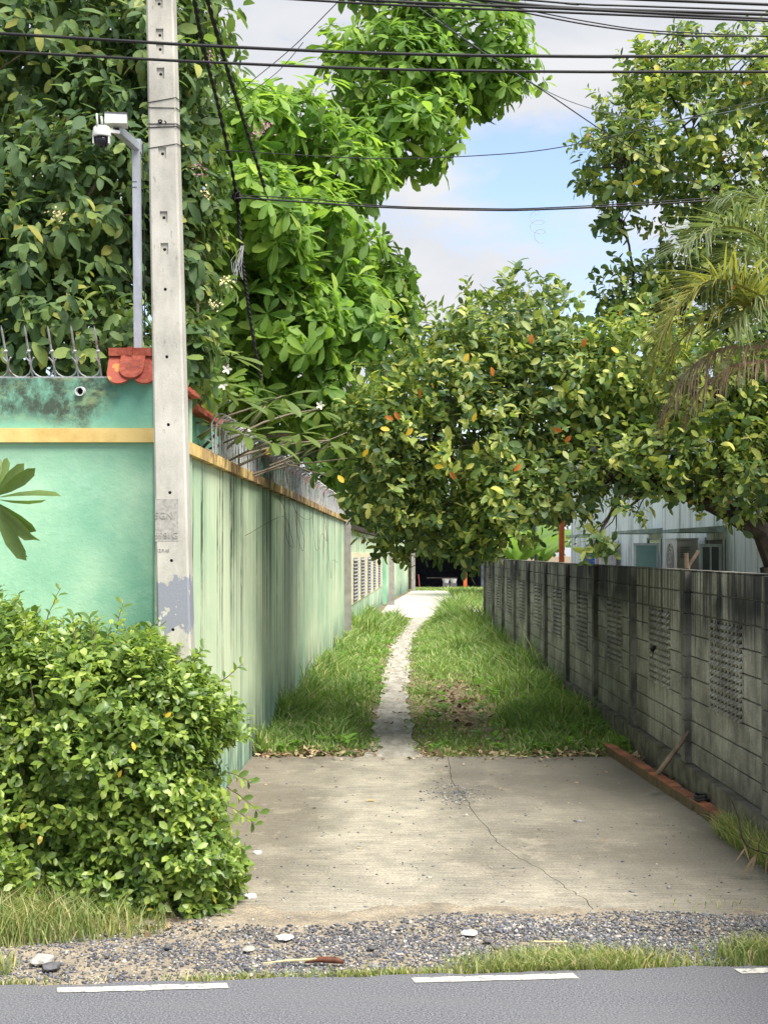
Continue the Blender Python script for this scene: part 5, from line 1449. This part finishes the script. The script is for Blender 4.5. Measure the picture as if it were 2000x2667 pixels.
# ------------------------------------------------------------------ grass
def blades(pos, h, w, lean=.85):
    n = len(pos)
    yaw = RNG.uniform(0, 2 * math.pi, n); ly = RNG.uniform(0, 2 * math.pi, n)
    wd = np.stack([np.cos(yaw), np.sin(yaw), np.zeros(n)], 1) * (w * RNG.uniform(.6, 1.3, n))[:, None]
    ln_ = np.stack([np.cos(ly), np.sin(ly), np.zeros(n)], 1) * (h * lean * RNG.uniform(.2, 1.3, n))[:, None]
    up = np.stack([np.zeros(n), np.zeros(n), h], 1)
    mid = pos + up * .6 + ln_ * .35; tip = pos + up * RNG.uniform(.75, 1.0, n)[:, None] + ln_
    V = np.stack([pos - wd, pos + wd, mid - wd * .8, mid + wd * .8, tip], 1)
    f = np.array([(0, 1, 3), (0, 3, 2), (2, 3, 4)])
    return V.reshape(-1, 3), (f[None] + (np.arange(n) * 5)[:, None, None]).reshape(-1, 3)
def sample(n, y0, y1, fl, fr_):
    y = y0 + (y1 - y0) * RNG.random(n) ** 1.35
    a = np.array([fl(v) for v in y]); b = np.array([fr_(v) for v in y])
    x = a + (b - a) * RNG.random(n)
    return x, y, a, b
_gx = RNG.uniform(-2, 7, 520); _gy = RNG.uniform(14.5, 48, 520); _gh = RNG.gamma(2.0, .28, 520); _gr = RNG.uniform(.12, .38, 520)
def clump_noise(x, y):
    base = .32 + .14 * np.sin(x * 3.1 + y * 1.3) + .12 * np.sin(x * 5.7 - y * 2.9 + 1) * np.sin(y * .9)
    for a_, b_, h_, r_ in zip(_gx, _gy, _gh, _gr):
        base = base + h_ * np.exp(-(((x - a_) / r_) ** 2 + ((y - b_) / (r_ * 1.6)) ** 2))
    return np.clip(base, .12, 2.2)
parts = []
# left strip
x, y, a, b = sample(24000, 15.02, 46.5, lambda v: XL(v) + .02 if v < 34.4 else -0.92 + .0347 * (v - 35), lambda v: pathx(v)[0] + .04)
cn = clump_noise(x, y); edge = np.clip((b - x) / .5, .16, 1) * np.clip((y - 14.8) / .7, .35, 1)
wallb = np.clip(1 - (x - a) / .4, 0, 1)
h = (.07 + .14 * cn) * edge * (1 + .8 * wallb) * RNG.uniform(.6, 1.4, len(x)) * np.where(y > 33, 1.5, 1)
keep = (RNG.random(len(x)) < .28 + .8 * cn) & (y > 15.05)
parts.append(blades(np.stack([x, y, np.full(len(x), -.02)], 1)[keep], h[keep], .0075 * (1 + y[keep] / 45)))
# right strip
x, y, a, b = sample(40000, 15.02, 47.5, lambda v: pathx(v)[1] - .03, lambda v: XR(v) - .08)
cn = clump_noise(x + 3, y); edge = np.clip((x - a) / .6, .16, 1) * np.clip((y - 14.8) / .7, .35, 1)
bare = np.exp(-(((x - 1.06 - .03 * (20.8 - y)) / .36) ** 2 + ((y - 20.9) / 3.6) ** 2))
wallb = np.clip(1 - (b - x) / 1.1, 0, 1)
low_ = 1 - .62 * np.exp(-(((x - 1.0) / .62) ** 2)) * np.clip((25.5 - y) / 3, 0, 1)
h = (.07 + .15 * cn) * edge * low_ * (1 + 1.5 * wallb * np.clip((y - 16.5) / 5, 0, 1)) * (1 - .85 * bare) * RNG.uniform(.6, 1.4, len(x)) * np.where(y > 28, 1.1, 1)
keep = (RNG.random(len(x)) < (.40 + .6 * cn) * (1 - .96 * bare))
parts.append(blades(np.stack([x, y, np.full(len(x), -.02)], 1)[keep], h[keep], .0075 * (1 + y[keep] / 45)))
# far right strip
x, y, a, b = sample(9000, 45, 84, lambda v: 3.4 if v < 79.5 else 1.8, lambda v: 6.5)
h = RNG.uniform(.12, .4, len(x)) * np.where(y > 79, .4, 1)
parts.append(blades(np.stack([x, y, np.full(len(x), -.02)], 1), h, np.full(len(x), .018)))
# far strip in front of the shed
x, y, a, b = sample(3500, 79.5, 85.5, lambda v: 1.3, lambda v: 6.5)
parts.append(blades(np.stack([x, y, np.full(len(x), -.02)], 1), RNG.uniform(.05, .14, len(x)), np.full(len(x), .02)))
# behind the walls
x, y, a, b = sample(6000, 12, 45, lambda v: XR(v) + .3, lambda v: 4.4)
parts.append(blades(np.stack([x, y, np.full(len(x), -.02)], 1), RNG.uniform(.1, .4, len(x)), np.full(len(x), .012)))
gr = link('grass', tri_mesh('grass', *merge(parts), M['grass']))
tag(gr, 'green grass on both sides of the alley path', 'grass', kind='stuff')
# verge grass: along the asphalt, by the hedge, right foot of the wall
parts = []
n = 9000
x = RNG.uniform(-3.5, 3.5, n); y = road_y(x) + .015 + np.abs(RNG.normal(0, .045, n))
dens = np.clip(.35 + .5 * np.sin(x * 2.3 + .4) + .4 * np.sin(x * 6.7 + 2), .06, 1); dens = np.where((x > -1.0) & (x < 3.5), np.maximum(dens, .35), dens * .4)
keep = RNG.random(n) < dens
h = RNG.uniform(.012, .055, n)
parts.append(blades(np.stack([x, y, np.full(n, -.015)], 1)[keep], h[keep], np.full(keep.sum(), .0035), .9))
n = 3800    # tuft right of centre
x = RNG.normal(.95, .26, n); y = road_y(x) + np.abs(RNG.normal(.10, .12, n))
parts.append(blades(np.stack([x, y, np.full(n, -.015)], 1), RNG.uniform(.025, .10, n), np.full(n, .0035), .9))
n = 900
x = RNG.normal(2.0, .12, n); y = road_y(x) + np.abs(RNG.normal(.16, .1, n))
parts.append(blades(np.stack([x, y, np.full(n, -.015)], 1), RNG.uniform(.04, .16, n), np.full(n, .0035), .9))
n = 11000    # dry patch before the hedge
x = -3.4 + 2.2 * RNG.random(n) ** 1.2; y = RNG.uniform(7.72, 8.55, n) + np.clip(x + 2.2, 0, 1) * .3
keep = RNG.random(n) < np.clip(1.15 - (x + 2.2) * 1.0, .08, 1)
h = RNG.uniform(.08, .34, n) * np.clip(1.1 - (x + 2.3) * .6, .3, 1)
parts.append(blades(np.stack([x, y, np.full(n, -.015)], 1)[keep], h[keep], np.full(keep.sum(), .0035), .8))
n = 900
x = RNG.uniform(-3.4, -1.9, n); y = road_y(x) + RNG.uniform(.18, .45, n)
parts.append(blades(np.stack([x, y, np.full(n, -.015)], 1), RNG.uniform(.03, .11, n), np.full(n, .004), .9))
n = 5200    # foot of the block wall
y = 8.6 + 3.2 * RNG.random(n) ** .9; xl_ = np.where(y < 10.85, kerbx(y) - .10, kerbx(y) + .14); x = xl_ + (XR(y) - .09 - xl_) * RNG.random(n) ** .6
h = RNG.uniform(.05, .30, n) * np.clip((11.8 - y) / 1.2, .25, 1)
parts.append(blades(np.stack([x, y, np.full(n, -.02)], 1), h, np.full(n, .004), .9))
n = 60     # short seedlings at driveway front edge
x = RNG.uniform(1.6, 3.3, n); y = 8.5 + (x - 1.2) * .15 + RNG.normal(0, .08, n)
parts.append(blades(np.stack([x, y, np.full(n, 0.0)], 1), RNG.uniform(.02, .07, n), np.full(n, .003), .9))
vg = link('verge_grass', tri_mesh('verge_grass', *merge(parts), M['grass_dry']))
tag(vg, 'half dry grass along the road edge and by the hedge', 'grass', kind='stuff')
# low broadleaf weeds by the block wall and at the left verge
n = 2600
y = RNG.uniform(16.5, 23.5, n); x = XR(y) - .12 - np.abs(RNG.normal(0, .3, n)) * np.clip((24 - y) / 5, .3, 1)
z = RNG.uniform(.02, .22, n) * np.exp(-((XR(y) - x) / .7))
X_ = rand_unit(n) * np.array([1, 1, .3]); Z_ = np.array([0, -.3, 1]) + RNG.normal(0, .3, (n, 3))
parts_w = [instance(hA[1], np.stack([x, y, z], 1), X_, Z_, RNG.uniform(.035, .075, n))]
nr = 170     # scattered broadleaf rosettes in both strips
ry_ = 15.2 + 22 * RNG.random(nr) ** 1.4; left_ = RNG.random(nr) < .38
rx_ = np.array([RNG.uniform(XL(v) + .05, pathx(v)[0] - .02) if l_ else RNG.uniform(pathx(v)[1] + .02, XR(v) - .1) for v, l_ in zip(ry_, left_)])
cR = np.stack([rx_, ry_, RNG.uniform(.03, .12, nr)], 1)
P, X, Z, S = spray(cR, np.tile(np.array([[0, 0, 1.0]]), (nr, 1)), 8, .05, 1.15, .0, .085, svar=.45)
parts_w.append(instance(hA[0], P, X, Z, S))
wd_ = link('weeds', tri_mesh('weeds', *merge(parts_w), M['weed']))
tag(wd_, 'bright low broadleaf weeds at the foot of the block wall', 'weeds', kind='stuff')

# ------------------------------------------------------------------ gravel, litter, stones
octa = np.array([(1, 0, 0), (-1, 0, 0), (0, 1, 0), (0, -1, 0), (.1, .1, 1), (0, 0, -1), ], float)
octf = np.array([(0, 2, 4), (2, 1, 4), (1, 3, 4), (3, 0, 4), (2, 0, 5), (1, 2, 5), (3, 1, 5), (0, 3, 5)])
def stones(pos, size, flat=.55):
    n = len(pos)
    V = octa[None] * (1 + RNG.uniform(-.3, .3, (n, 6, 3)))
    V = V * (size[:, None, None] * np.stack([RNG.uniform(.7, 1.3, n), RNG.uniform(.6, 1.0, n), RNG.uniform(.4, .8, n) * flat * 1.6], 1)[:, None, :])
    a = RNG.uniform(0, 6.28, n); ca, sa = np.cos(a), np.sin(a)
    x = V[..., 0] * ca[:, None] - V[..., 1] * sa[:, None]; y = V[..., 0] * sa[:, None] + V[..., 1] * ca[:, None]
    V = np.stack([x, y, V[..., 2]], -1) + pos[:, None, :]
    return V.reshape(-1, 3), (octf[None] + (np.arange(n) * 6)[:, None, None]).reshape(-1, 3)
n = 52000
x = RNG.uniform(-3.4, 3.4, n)
t = RNG.random(n)
wid = 1.08 + .06 * np.sin(x * 2.1) + .05 * np.sin(x * 5)
y = road_y(x) + .02 + t * np.minimum(wid + np.where(x < -1.0, .15, 0), 8.62 - road_y(x))
keep = RNG.random(n) < np.clip(.62 + .3 * (x + .6), .38, 1.0) * np.clip((1.06 - t) / .25, .1, 1) * (.75 + .25 * np.sin(x * 4 + y * 9))
pos = np.stack([x, y, np.interp(y, [8.0, 8.27], [-.012, .006])], 1)[keep]
gv = link('gravel', tri_mesh('gravel', *stones(pos, RNG.gamma(3, .0021, keep.sum()) + .0028), M['gravel']))
tag(gv, 'loose grey gravel between the road and the driveway', 'gravel', kind='stuff')
n = 620
y = 8.3 + 6.4 * RNG.random(n) ** 2.6; x = RNG.uniform(-1.3, 2.3, n)
x2 = RNG.normal(.62, .13, 320); y2 = RNG.normal(12.6, .32, 320)
pos = np.concatenate([np.stack([x, y, np.full(n, .002)], 1), np.stack([x2, y2, np.full(320, .002)], 1)])
pb_ = link('pebbles', tri_mesh('pebbles', *stones(pos, np.concatenate([RNG.gamma(3, .0020, n) + .0025, RNG.gamma(3, .0022, 320) + .003])), M['gravel']))
tag(pb_, 'small loose pebbles scattered over the driveway', 'pebbles', kind='stuff')

lt = [leaf_tpl(1, .5, .5, .45, ((.35, .9), (.7, .95))), leaf_tpl(1, .55, -.3, -.3, ((.35, .9), (.7, .95))), leaf_tpl(1, .5, .2, .1, ((.35, .9), (.7, .95)))]
def litter(pos, size):
    n = len(pos); X_ = rand_unit(n) * np.array([1, 1, .25]); Z_ = np.array([0, 0, 1.0]) + RNG.normal(0, .35, (n, 3))
    pk = RNG.integers(0, 3, n)
    return merge([instance(t, pos[pk == i], X_[pk == i], Z_[pk == i], size[pk == i]) for i, t in enumerate(lt)])
def strip_pts(n, x0, x1, yc, sy, z0=.0, zv=.05):
    x = RNG.uniform(x0, x1, n); y = yc + np.abs(RNG.normal(0, sy, n)) - .05
    return np.stack([x, y, z0 + RNG.random(n) * zv], 1)
def patchy(n, x0, x1, yc, sy, z0=0.0, zv=.04):
    q = strip_pts(n * 3, x0, x1, yc, sy, z0, zv)
    w_ = .5 + .5 * np.sin(q[:, 0] * 5.3 + 1.1) * np.sin(q[:, 0] * 2.1 + .3)
    q = q[RNG.random(len(q)) < .15 + .7 * w_][:n]
    q[:, 1] += .05 * np.sin(q[:, 0] * 7) + RNG.normal(0, .03, len(q))
    return q
lp = []
for (n_l, xa_, xb_, yc_, sy_, lo_s, hi_s) in ((170, -1.38, -.12, 14.98, .26, .04, .11), (250, .35, 2.35, 14.99, .20, .04, .10), (70, -1.38, -.7, 15.02, .25, .06, .14), (60, -1.2, 2.2, 14.72, .12, .03, .07)):
    q = patchy(n_l, xa_, xb_, yc_, sy_)
    lp.append(litter(q, RNG.uniform(lo_s, hi_s, len(q))))
n = 210
lp.append(litter(np.stack([RNG.normal(1.03, .24, n), RNG.normal(20.3, 2.3, n), RNG.uniform(.0, .05, n)], 1), RNG.uniform(.06, .13, n)))
n = 120
y = RNG.uniform(15.3, 40, n); sd2 = RNG.random(n) < .5
x = np.array([pathx(v)[0] if s_ else pathx(v)[1] for v, s_ in zip(y, sd2)]) + RNG.normal(0, .09, n)
lp.append(litter(np.stack([x, y, np.full(n, .01)], 1), RNG.uniform(.05, .10, n)))
n = 150     # between kerb and wall
y = RNG.uniform(10.8, 15.2, n); x = kerbx(y) + .16 + RNG.random(n) * (XR(y) - .15 - kerbx(y) - .16)
lp.append(litter(np.stack([x, y, RNG.uniform(-.01, .05, n)], 1), RNG.uniform(.05, .12, n)))
n = 40
lp.append(litter(np.stack([RNG.uniform(-1.3, 2.2, n), RNG.uniform(9.5, 14.8, n), np.full(n, .008)], 1), RNG.uniform(.02, .05, n)))
n = 60      # grit by the hedge foot
lp.append(litter(np.stack([RNG.uniform(-1.9, -1.0, n), RNG.uniform(8.0, 8.45, n), np.full(n, .004)], 1), RNG.uniform(.03, .07, n)))
lo = link('leaf_litter', tri_mesh('leaf_litter', *merge(lp), M['litter']))
tag(lo, 'brown dead leaves along the driveway edge and grass', 'leaf litter', kind='stuff')

def rock(name, px, py, size, mat, lab, cat='stone', flat=.6, grp=None):
    yv = F * H / (py - 1438.0); c = at(px, py, yv)
    bm = bmesh.new(); bmesh.ops.create_icosphere(bm, subdivisions=2, radius=1)
    for v in bm.verts:
        k = 1 + random.uniform(-.16, .16)
        v.co = Vector((v.co.x * size * k * 1.2, v.co.y * size * k, max(v.co.z, -.4) * size * flat * k))
    me = bpy.data.meshes.new(name); bm.to_mesh(me); bm.free(); me.materials.append(mat)
    o = link(name, me, loc=(c.x, c.y, size * flat * .3))
    o.rotation_euler = (0, 0, random.uniform(0, 6))
    return tag(o, lab, cat, grp)
rock('stone', 968, 2470, .022, M['stone_dark'], 'dark stone on the gravel near the middle')
rock('stone', 1270, 2452, .026, M['stone_dark'], 'upper of two dark stones right of the white scrap')
rock('stone', 1297, 2468, .03, M['stone_dark'], 'flat dark stone beside another, right of the white scrap', flat=.35)
rock('stone', 440, 2468, .026, M['stone_dark'], 'dark stone on gravel below the hedge corner')
rock('stone', 278, 2490, .02, M['stone_dark'], 'small black stone left on the sandy shoulder')
rock('stone', 112, 2505, .06, M['stone_pale'], 'pale rubble lump at the lower left', flat=.5)
rock('stone', 135, 2522, .045, M['stone_dark'], 'dark broken lump below the pale rubble')
rock('stone', 295, 2375, .05, M['stone_pale'], 'grey stone at the foot of the hedge')
rock('stone', 650, 2475, .03, M['stone_pale'], 'grey stone near the white scrap on the gravel')
rock('stone', 1750, 2050, .05, M['stone_pale'], 'pale rubble piece between kerb and block wall', flat=.5)
def scrap(px, py, w, d, lab):
    yv = F * H / (py - 1438.0); c = at(px, py, yv)
    m = MB(); n = 14
    pr = [(w * math.cos(t) * random.uniform(.75, 1.1), d * math.sin(t) * random.uniform(.7, 1.1)) for t in [2 * math.pi * i / n for i in range(n)]]
    m.add([(c.x + a, c.y + b, .010 + random.uniform(0, .006)) for a, b in pr] + [(c.x + a, c.y + b, .002) for a, b in pr], [tuple(range(n)), tuple(reversed(range(n, 2 * n)))] + [(i, n + i, n + (i + 1) % n, (i + 1) % n) for i in range(n)])
    tag(m.build('white_scrap', M['paper']), lab, 'litter')
scrap(740, 2444, .052, .05, 'white scrap on the gravel left of the middle')
scrap(1222, 2433, .048, .05, 'white scrap on the gravel beside the dark stones')
scrap(652, 2336, .042, .05, 'white scrap on the driveway near the hedge foot')
scrap(633, 2250, .035, .05, 'white scrap under the hedge leaves at the driveway')
scrap(672, 2223, .03, .05, 'small white scrap above the others by the hedge')
for (px, py, L_, lab) in ((965, 2088, .085, 'yellow fallen leaf on the driveway near the middle'), (1365, 1974, .10, 'pale fallen leaf near the back edge of the driveway')):
    yv = F * H / (py - 1438.0); c = at(px, py, yv)
    V, Fc = instance(lt[2], np.array([[c.x - .04, c.y, .012]]), np.array([[1, .2, 0.0]]), np.array([[0, 0, 1.0]]), np.array([L_]))
    tag(link('fallen_leaf', tri_mesh('fallen_leaf', V, Fc, M['leaf_yellow'] if px < 1000 else M['straw'])), lab, 'leaf')
# brown sheath with a straw on the gravel
c = at(845, 2512, F * H / (2512 - 1438.))
m = MB(); m.tube([c + Vector((-.10, 0, .012)), c + Vector((-.02, .01, .024)), c + Vector((.06, 0, .022)), c + Vector((.10, -.01, .016))], [.006, .016, .018, .010], 8)
sh_ = m.build('dry_sheath', M['sheath'], None, True); tag(sh_, 'dark brown dry palm sheath lying on the gravel', 'sheath')
m = MB(); m.tube([c + Vector((-.32, -.02, .012)), c + Vector((-.2, 0, .02)), c + Vector((-.1, 0, .024)), c + Vector((-.04, .002, .03))], [.003, .006, .008, .005], 6)
st_ = m.build('straw_stalk', M['straw'], sh_)
tag(MB().tube([at(1390, 2452, 7.78) + Vector((0, 0, .0)), at(1440, 2453, 7.78), at(1475, 2453, 7.80)], .006, 6).build('pale_stick', M['straw']), 'pale stick on the gravel by the grass tuft', 'stick')
# hanging dead twig at the right edge
m = MB(); TY = 9.3
pth = [(1905, 2085), (1922, 2130), (1930, 2180), (1945, 2205), (1975, 2218), (2010, 2228)]
P = [at(px, py, TY) for px, py in pth]
m.tube(P, [.005, .0055, .006, .006, .005, .004], 5)
m.tube([P[3], P[3] + Vector((.03, 0, .06))], [.004, .002], 4)
m.tube([P[4], P[4] + Vector((.0, 0, .05)), P[4] + Vector((.02, 0, .09))], [.004, .003, .002], 4)
tg_ = m.build('dead_twig', M['bark']); tag(tg_, 'dead drooping twig with narrow hanging leaves at the right edge', 'twig')
for (a, b) in (((1942, 2205), (1915, 2243)), ((1970, 2222), (1952, 2275)), ((1968, 2222), (1930, 2282)), ((1995, 2230), (1993, 2275)), ((1935, 2195), (1950, 2240))):
    A, B = at(*a, TY), at(*b, TY)
    V, Fc = instance(leaf_tpl(1, .12, .2, .05, ((.3, .8), (.7, .8))), np.array([list(A)]), np.array([list((B - A))]), np.array([[0, -1, .2]]), np.array([(B - A).length * 1.1]))
    link('narrow_leaf', tri_mesh('narrow_leaf', V, Fc, M['litter']), tg_)

# ------------------------------------------------------------------ overhead cables
def catm(P, k=8):
    Q = []
    for i in range(len(P) - 1):
        p0, p1, p2, p3 = P[max(i - 1, 0)], P[i], P[i + 1], P[min(i + 2, len(P) - 1)]
        for j in range(k):
            t = j / k
            Q.append(.5 * ((2 * p1) + (p2 - p0) * t + (2 * p0 - 5 * p1 + 4 * p2 - p3) * t * t + (3 * p1 - p0 - 3 * p2 + p3) * t ** 3))
    return Q + [P[-1]]
def cable(name, pts, r, lab, mat='cable', ext=(0, 0), grp=None, parent=None):
    P = [at(px, py, y) for px, py, y in pts]
    if ext[0]: P = [P[0] + (P[0] - P[1]).normalized() * ext[0]] + P
    if ext[1]: P = P + [P[-1] + (P[-1] - P[-2]).normalized() * ext[1]]
    o = MB().tube(catm(P), r, 6).build(name, M[mat], parent, True)
    if parent is None: tag(o, lab, 'cable', grp)
    return o
G1 = 'cables strung along the road'
YA = 8.5
cable('overhead_cable', [(0, 87, YA), (500, 117, YA), (1000, 139, YA), (1500, 147, YA), (2000, 146, YA)], .0095, 'thick black cable crossing in front of the pole, upper of two', ext=(8, 8), grp=G1)
cable('overhead_cable', [(0, 134, YA), (500, 160, YA), (1000, 180, YA), (1500, 187, YA), (2000, 187, YA)], .0085, 'thick black cable crossing in front of the pole, lower of two', ext=(8, 8), grp=G1)
cable('overhead_cable', [(600, -22, YA), (1000, 3, YA), (1500, 24, YA), (2000, 50, YA)], .009, 'black cable rising out of the top edge, lowest of the bundle', ext=(8, 8), grp=G1)
cable('overhead_cable', [(600, -12, YA - .1), (1000, 12, YA - .1), (1500, 34, YA - .1), (2000, 55, YA - .1)], .007, 'second cable of the bundle near the top edge', ext=(8, 8), grp=G1)
cable('overhead_cable', [(900, -25, YA + .1), (1200, -5, YA + .1), (1500, 22, YA + .1), (2000, 38, YA + .1)], .010, 'thick cable sloping into the bundle at the top right', ext=(8, 8), grp=G1)
cable('overhead_cable', [(1200, -22, YA + .2), (1500, -8, YA + .2), (2000, 12, YA + .2)], .009, 'topmost cable at the upper right corner', ext=(8, 8), grp=G1)
cable('overhead_cable', [(1150, -18, YA + .15), (1500, 10, YA + .15), (2000, 28, YA + .15)], .006, 'thin middle cable of the bundle at the upper right', ext=(8, 8), grp=G1)
cable('overhead_cable', [(1150, -10, 9), (1380, 36, 9), (1540, 66, 9), (1700, 86, 9), (1850, 94, 9), (2000, 94, 9)], .005, 'thin sagging cable beneath the bundle at the upper right', ext=(4, 6), grp=G1)
cable('overhead_cable', [(1150, -16, 9.05), (1380, 28, 9.05), (1540, 58, 9.05), (1700, 80, 9.05), (2000, 96, 9.05)], .004, 'thinner cable running along the sagging one', ext=(4, 6), grp=G1)
G2 = 'thin drop wires over the alley'
cable('drop_wire', [(890, -5, 9), (760, 125, 10), (640, 225, 11.5), (560, 300, 12.5)], .0035, 'thin wire slanting down left from the top edge', 'cable_grey', (2, 0), G2)
cable('drop_wire', [(790, 110, 10), (720, 190, 11), (610, 270, 12), (520, 330, 12.5)], .003, 'second thin wire crossing the slanting one', 'cable_grey', (0, 0), G2)
cable('drop_wire', [(1085, -5, 9.5), (1180, 80, 10.5), (1270, 145, 11), (1420, 240, 12), (1600, 360, 13), (1800, 470, 14), (2050, 590, 15)], .005, 'dark wire slanting down right into the upper tree', 'cable', (2, 0), G2)
cable('drop_wire', [(1200, 95, 10.5), (1340, 190, 11.2), (1500, 270, 12), (1700, 315, 13), (1900, 290, 13), (2050, 250, 13)], .0035, 'thin wire sagging across the upper right tree', 'cable_grey', (1, 2), G2)
cable('drop_wire', [(480, 385, 12), (800, 405, 12), (1000, 413, 12), (1250, 405, 12), (1450, 385, 12), (1700, 330, 12), (2050, 240, 12)], .004, 'thin wire sagging level across the sky gap', 'cable', (0, 2), G2)
cable('service_cable', [(617, 514, 13), (800, 527, 13), (1000, 540, 13), (1250, 547, 13), (1400, 546, 13), (1700, 532, 13), (2050, 508, 13)], .008, 'black cable running level from the cable knot to the right', 'cable', (0, 4), G2)
cable('service_cable', [(617, 508, 13.02), (800, 518, 13.02), (1000, 536, 13.02), (1250, 543, 13.02), (1400, 542, 13.02), (1700, 526, 13.02), (2050, 500, 13.02)], .005, 'thinner cable tied along the level black cable', 'cable', (0, 4), G2)
def twisted(pts, r, lab):
    C = catm([at(*p) for p in pts], 10)
    C = [C[0] + (C[0] - C[1]).normalized() * 1.5] + C
    root = empty('twisted_cable', C[len(C) // 2], lab, 'cable')
    D = []
    for a, b in zip(C[:-1], C[1:]):
        for t in range(3): D.append(a.lerp(b, t / 3))
    for ph in (0, math.pi):
        MB().tube([p + Vector((math.cos(i * .9 + ph), 0, math.sin(i * .9 + ph))) * r * .6 for i, p in enumerate(D)], r * .75, 5).build('strand', M['cable'], root)
twisted([(500, -40, 9.6), (530, 120, 10.5), (575, 300, 11.6), (617, 510, 13.0), (628, 640, 13.2), (640, 740, 13.3), (655, 850, 13.4), (680, 990, 13.5)], .014, 'left thick twisted cable falling through the knot into the leaves')
twisted([(530, -40, 9.6), (590, 170, 10.8), (640, 330, 11.8), (690, 490, 13.0)], .014, 'right thick twisted cable slanting down into the bright tree')
c = at(617, 512, 12.95); m = MB()
for k in range(5):
    u = Vector(RNG.normal(size=3)).normalized(); v_ = u.orthogonal().normalized(); w_ = u.cross(v_)
    m.tube([c + (v_ * math.cos(t) + w_ * math.sin(t)) * random.uniform(.03, .055) for t in [2 * math.pi * i / 12 for i in range(13)]], .009, 5)
tag(m.build('cable_knot', M['cable'], None, True), 'tangled black knot where the cables meet in the trees', 'cable knot')
m = MB()
for k in range(10):
    a = at(632 + random.uniform(-4, 4), 640, 13.1); b = at(615 + random.uniform(-14, 25), 720 + random.uniform(-20, 20), 13.05)
    m.tube([a, a.lerp(b, .5) + Vector((random.uniform(-.06, .03), 0, -.01)), b], .0025, 4)
tag(m.build('loose_wires', M['wire_pale']), 'brush of loose pale wire ends below the knot', 'wires')
pts = []
for i in range(60):
    t = i / 59
    pts.append(at(1392 + 20 * math.sin(t * 20) * (0.4 + .6 * math.sin(math.pi * t)) + 14 * t, 548 + 78 * t + 11 * math.cos(t * 20), 12.97))
tag(MB().tube(pts, .0022, 4).build('wire_coil', M['wire_pale']), 'thin pale wire coil dangling from the level cable', 'wire')
cable('tie_line', [(430, 315, 8.95), (500, 400, 10.5), (560, 460, 12), (617, 508, 12.98)], .004, 'thin wire from the pole tie to the cable knot', 'cable', (0, 0), G2)
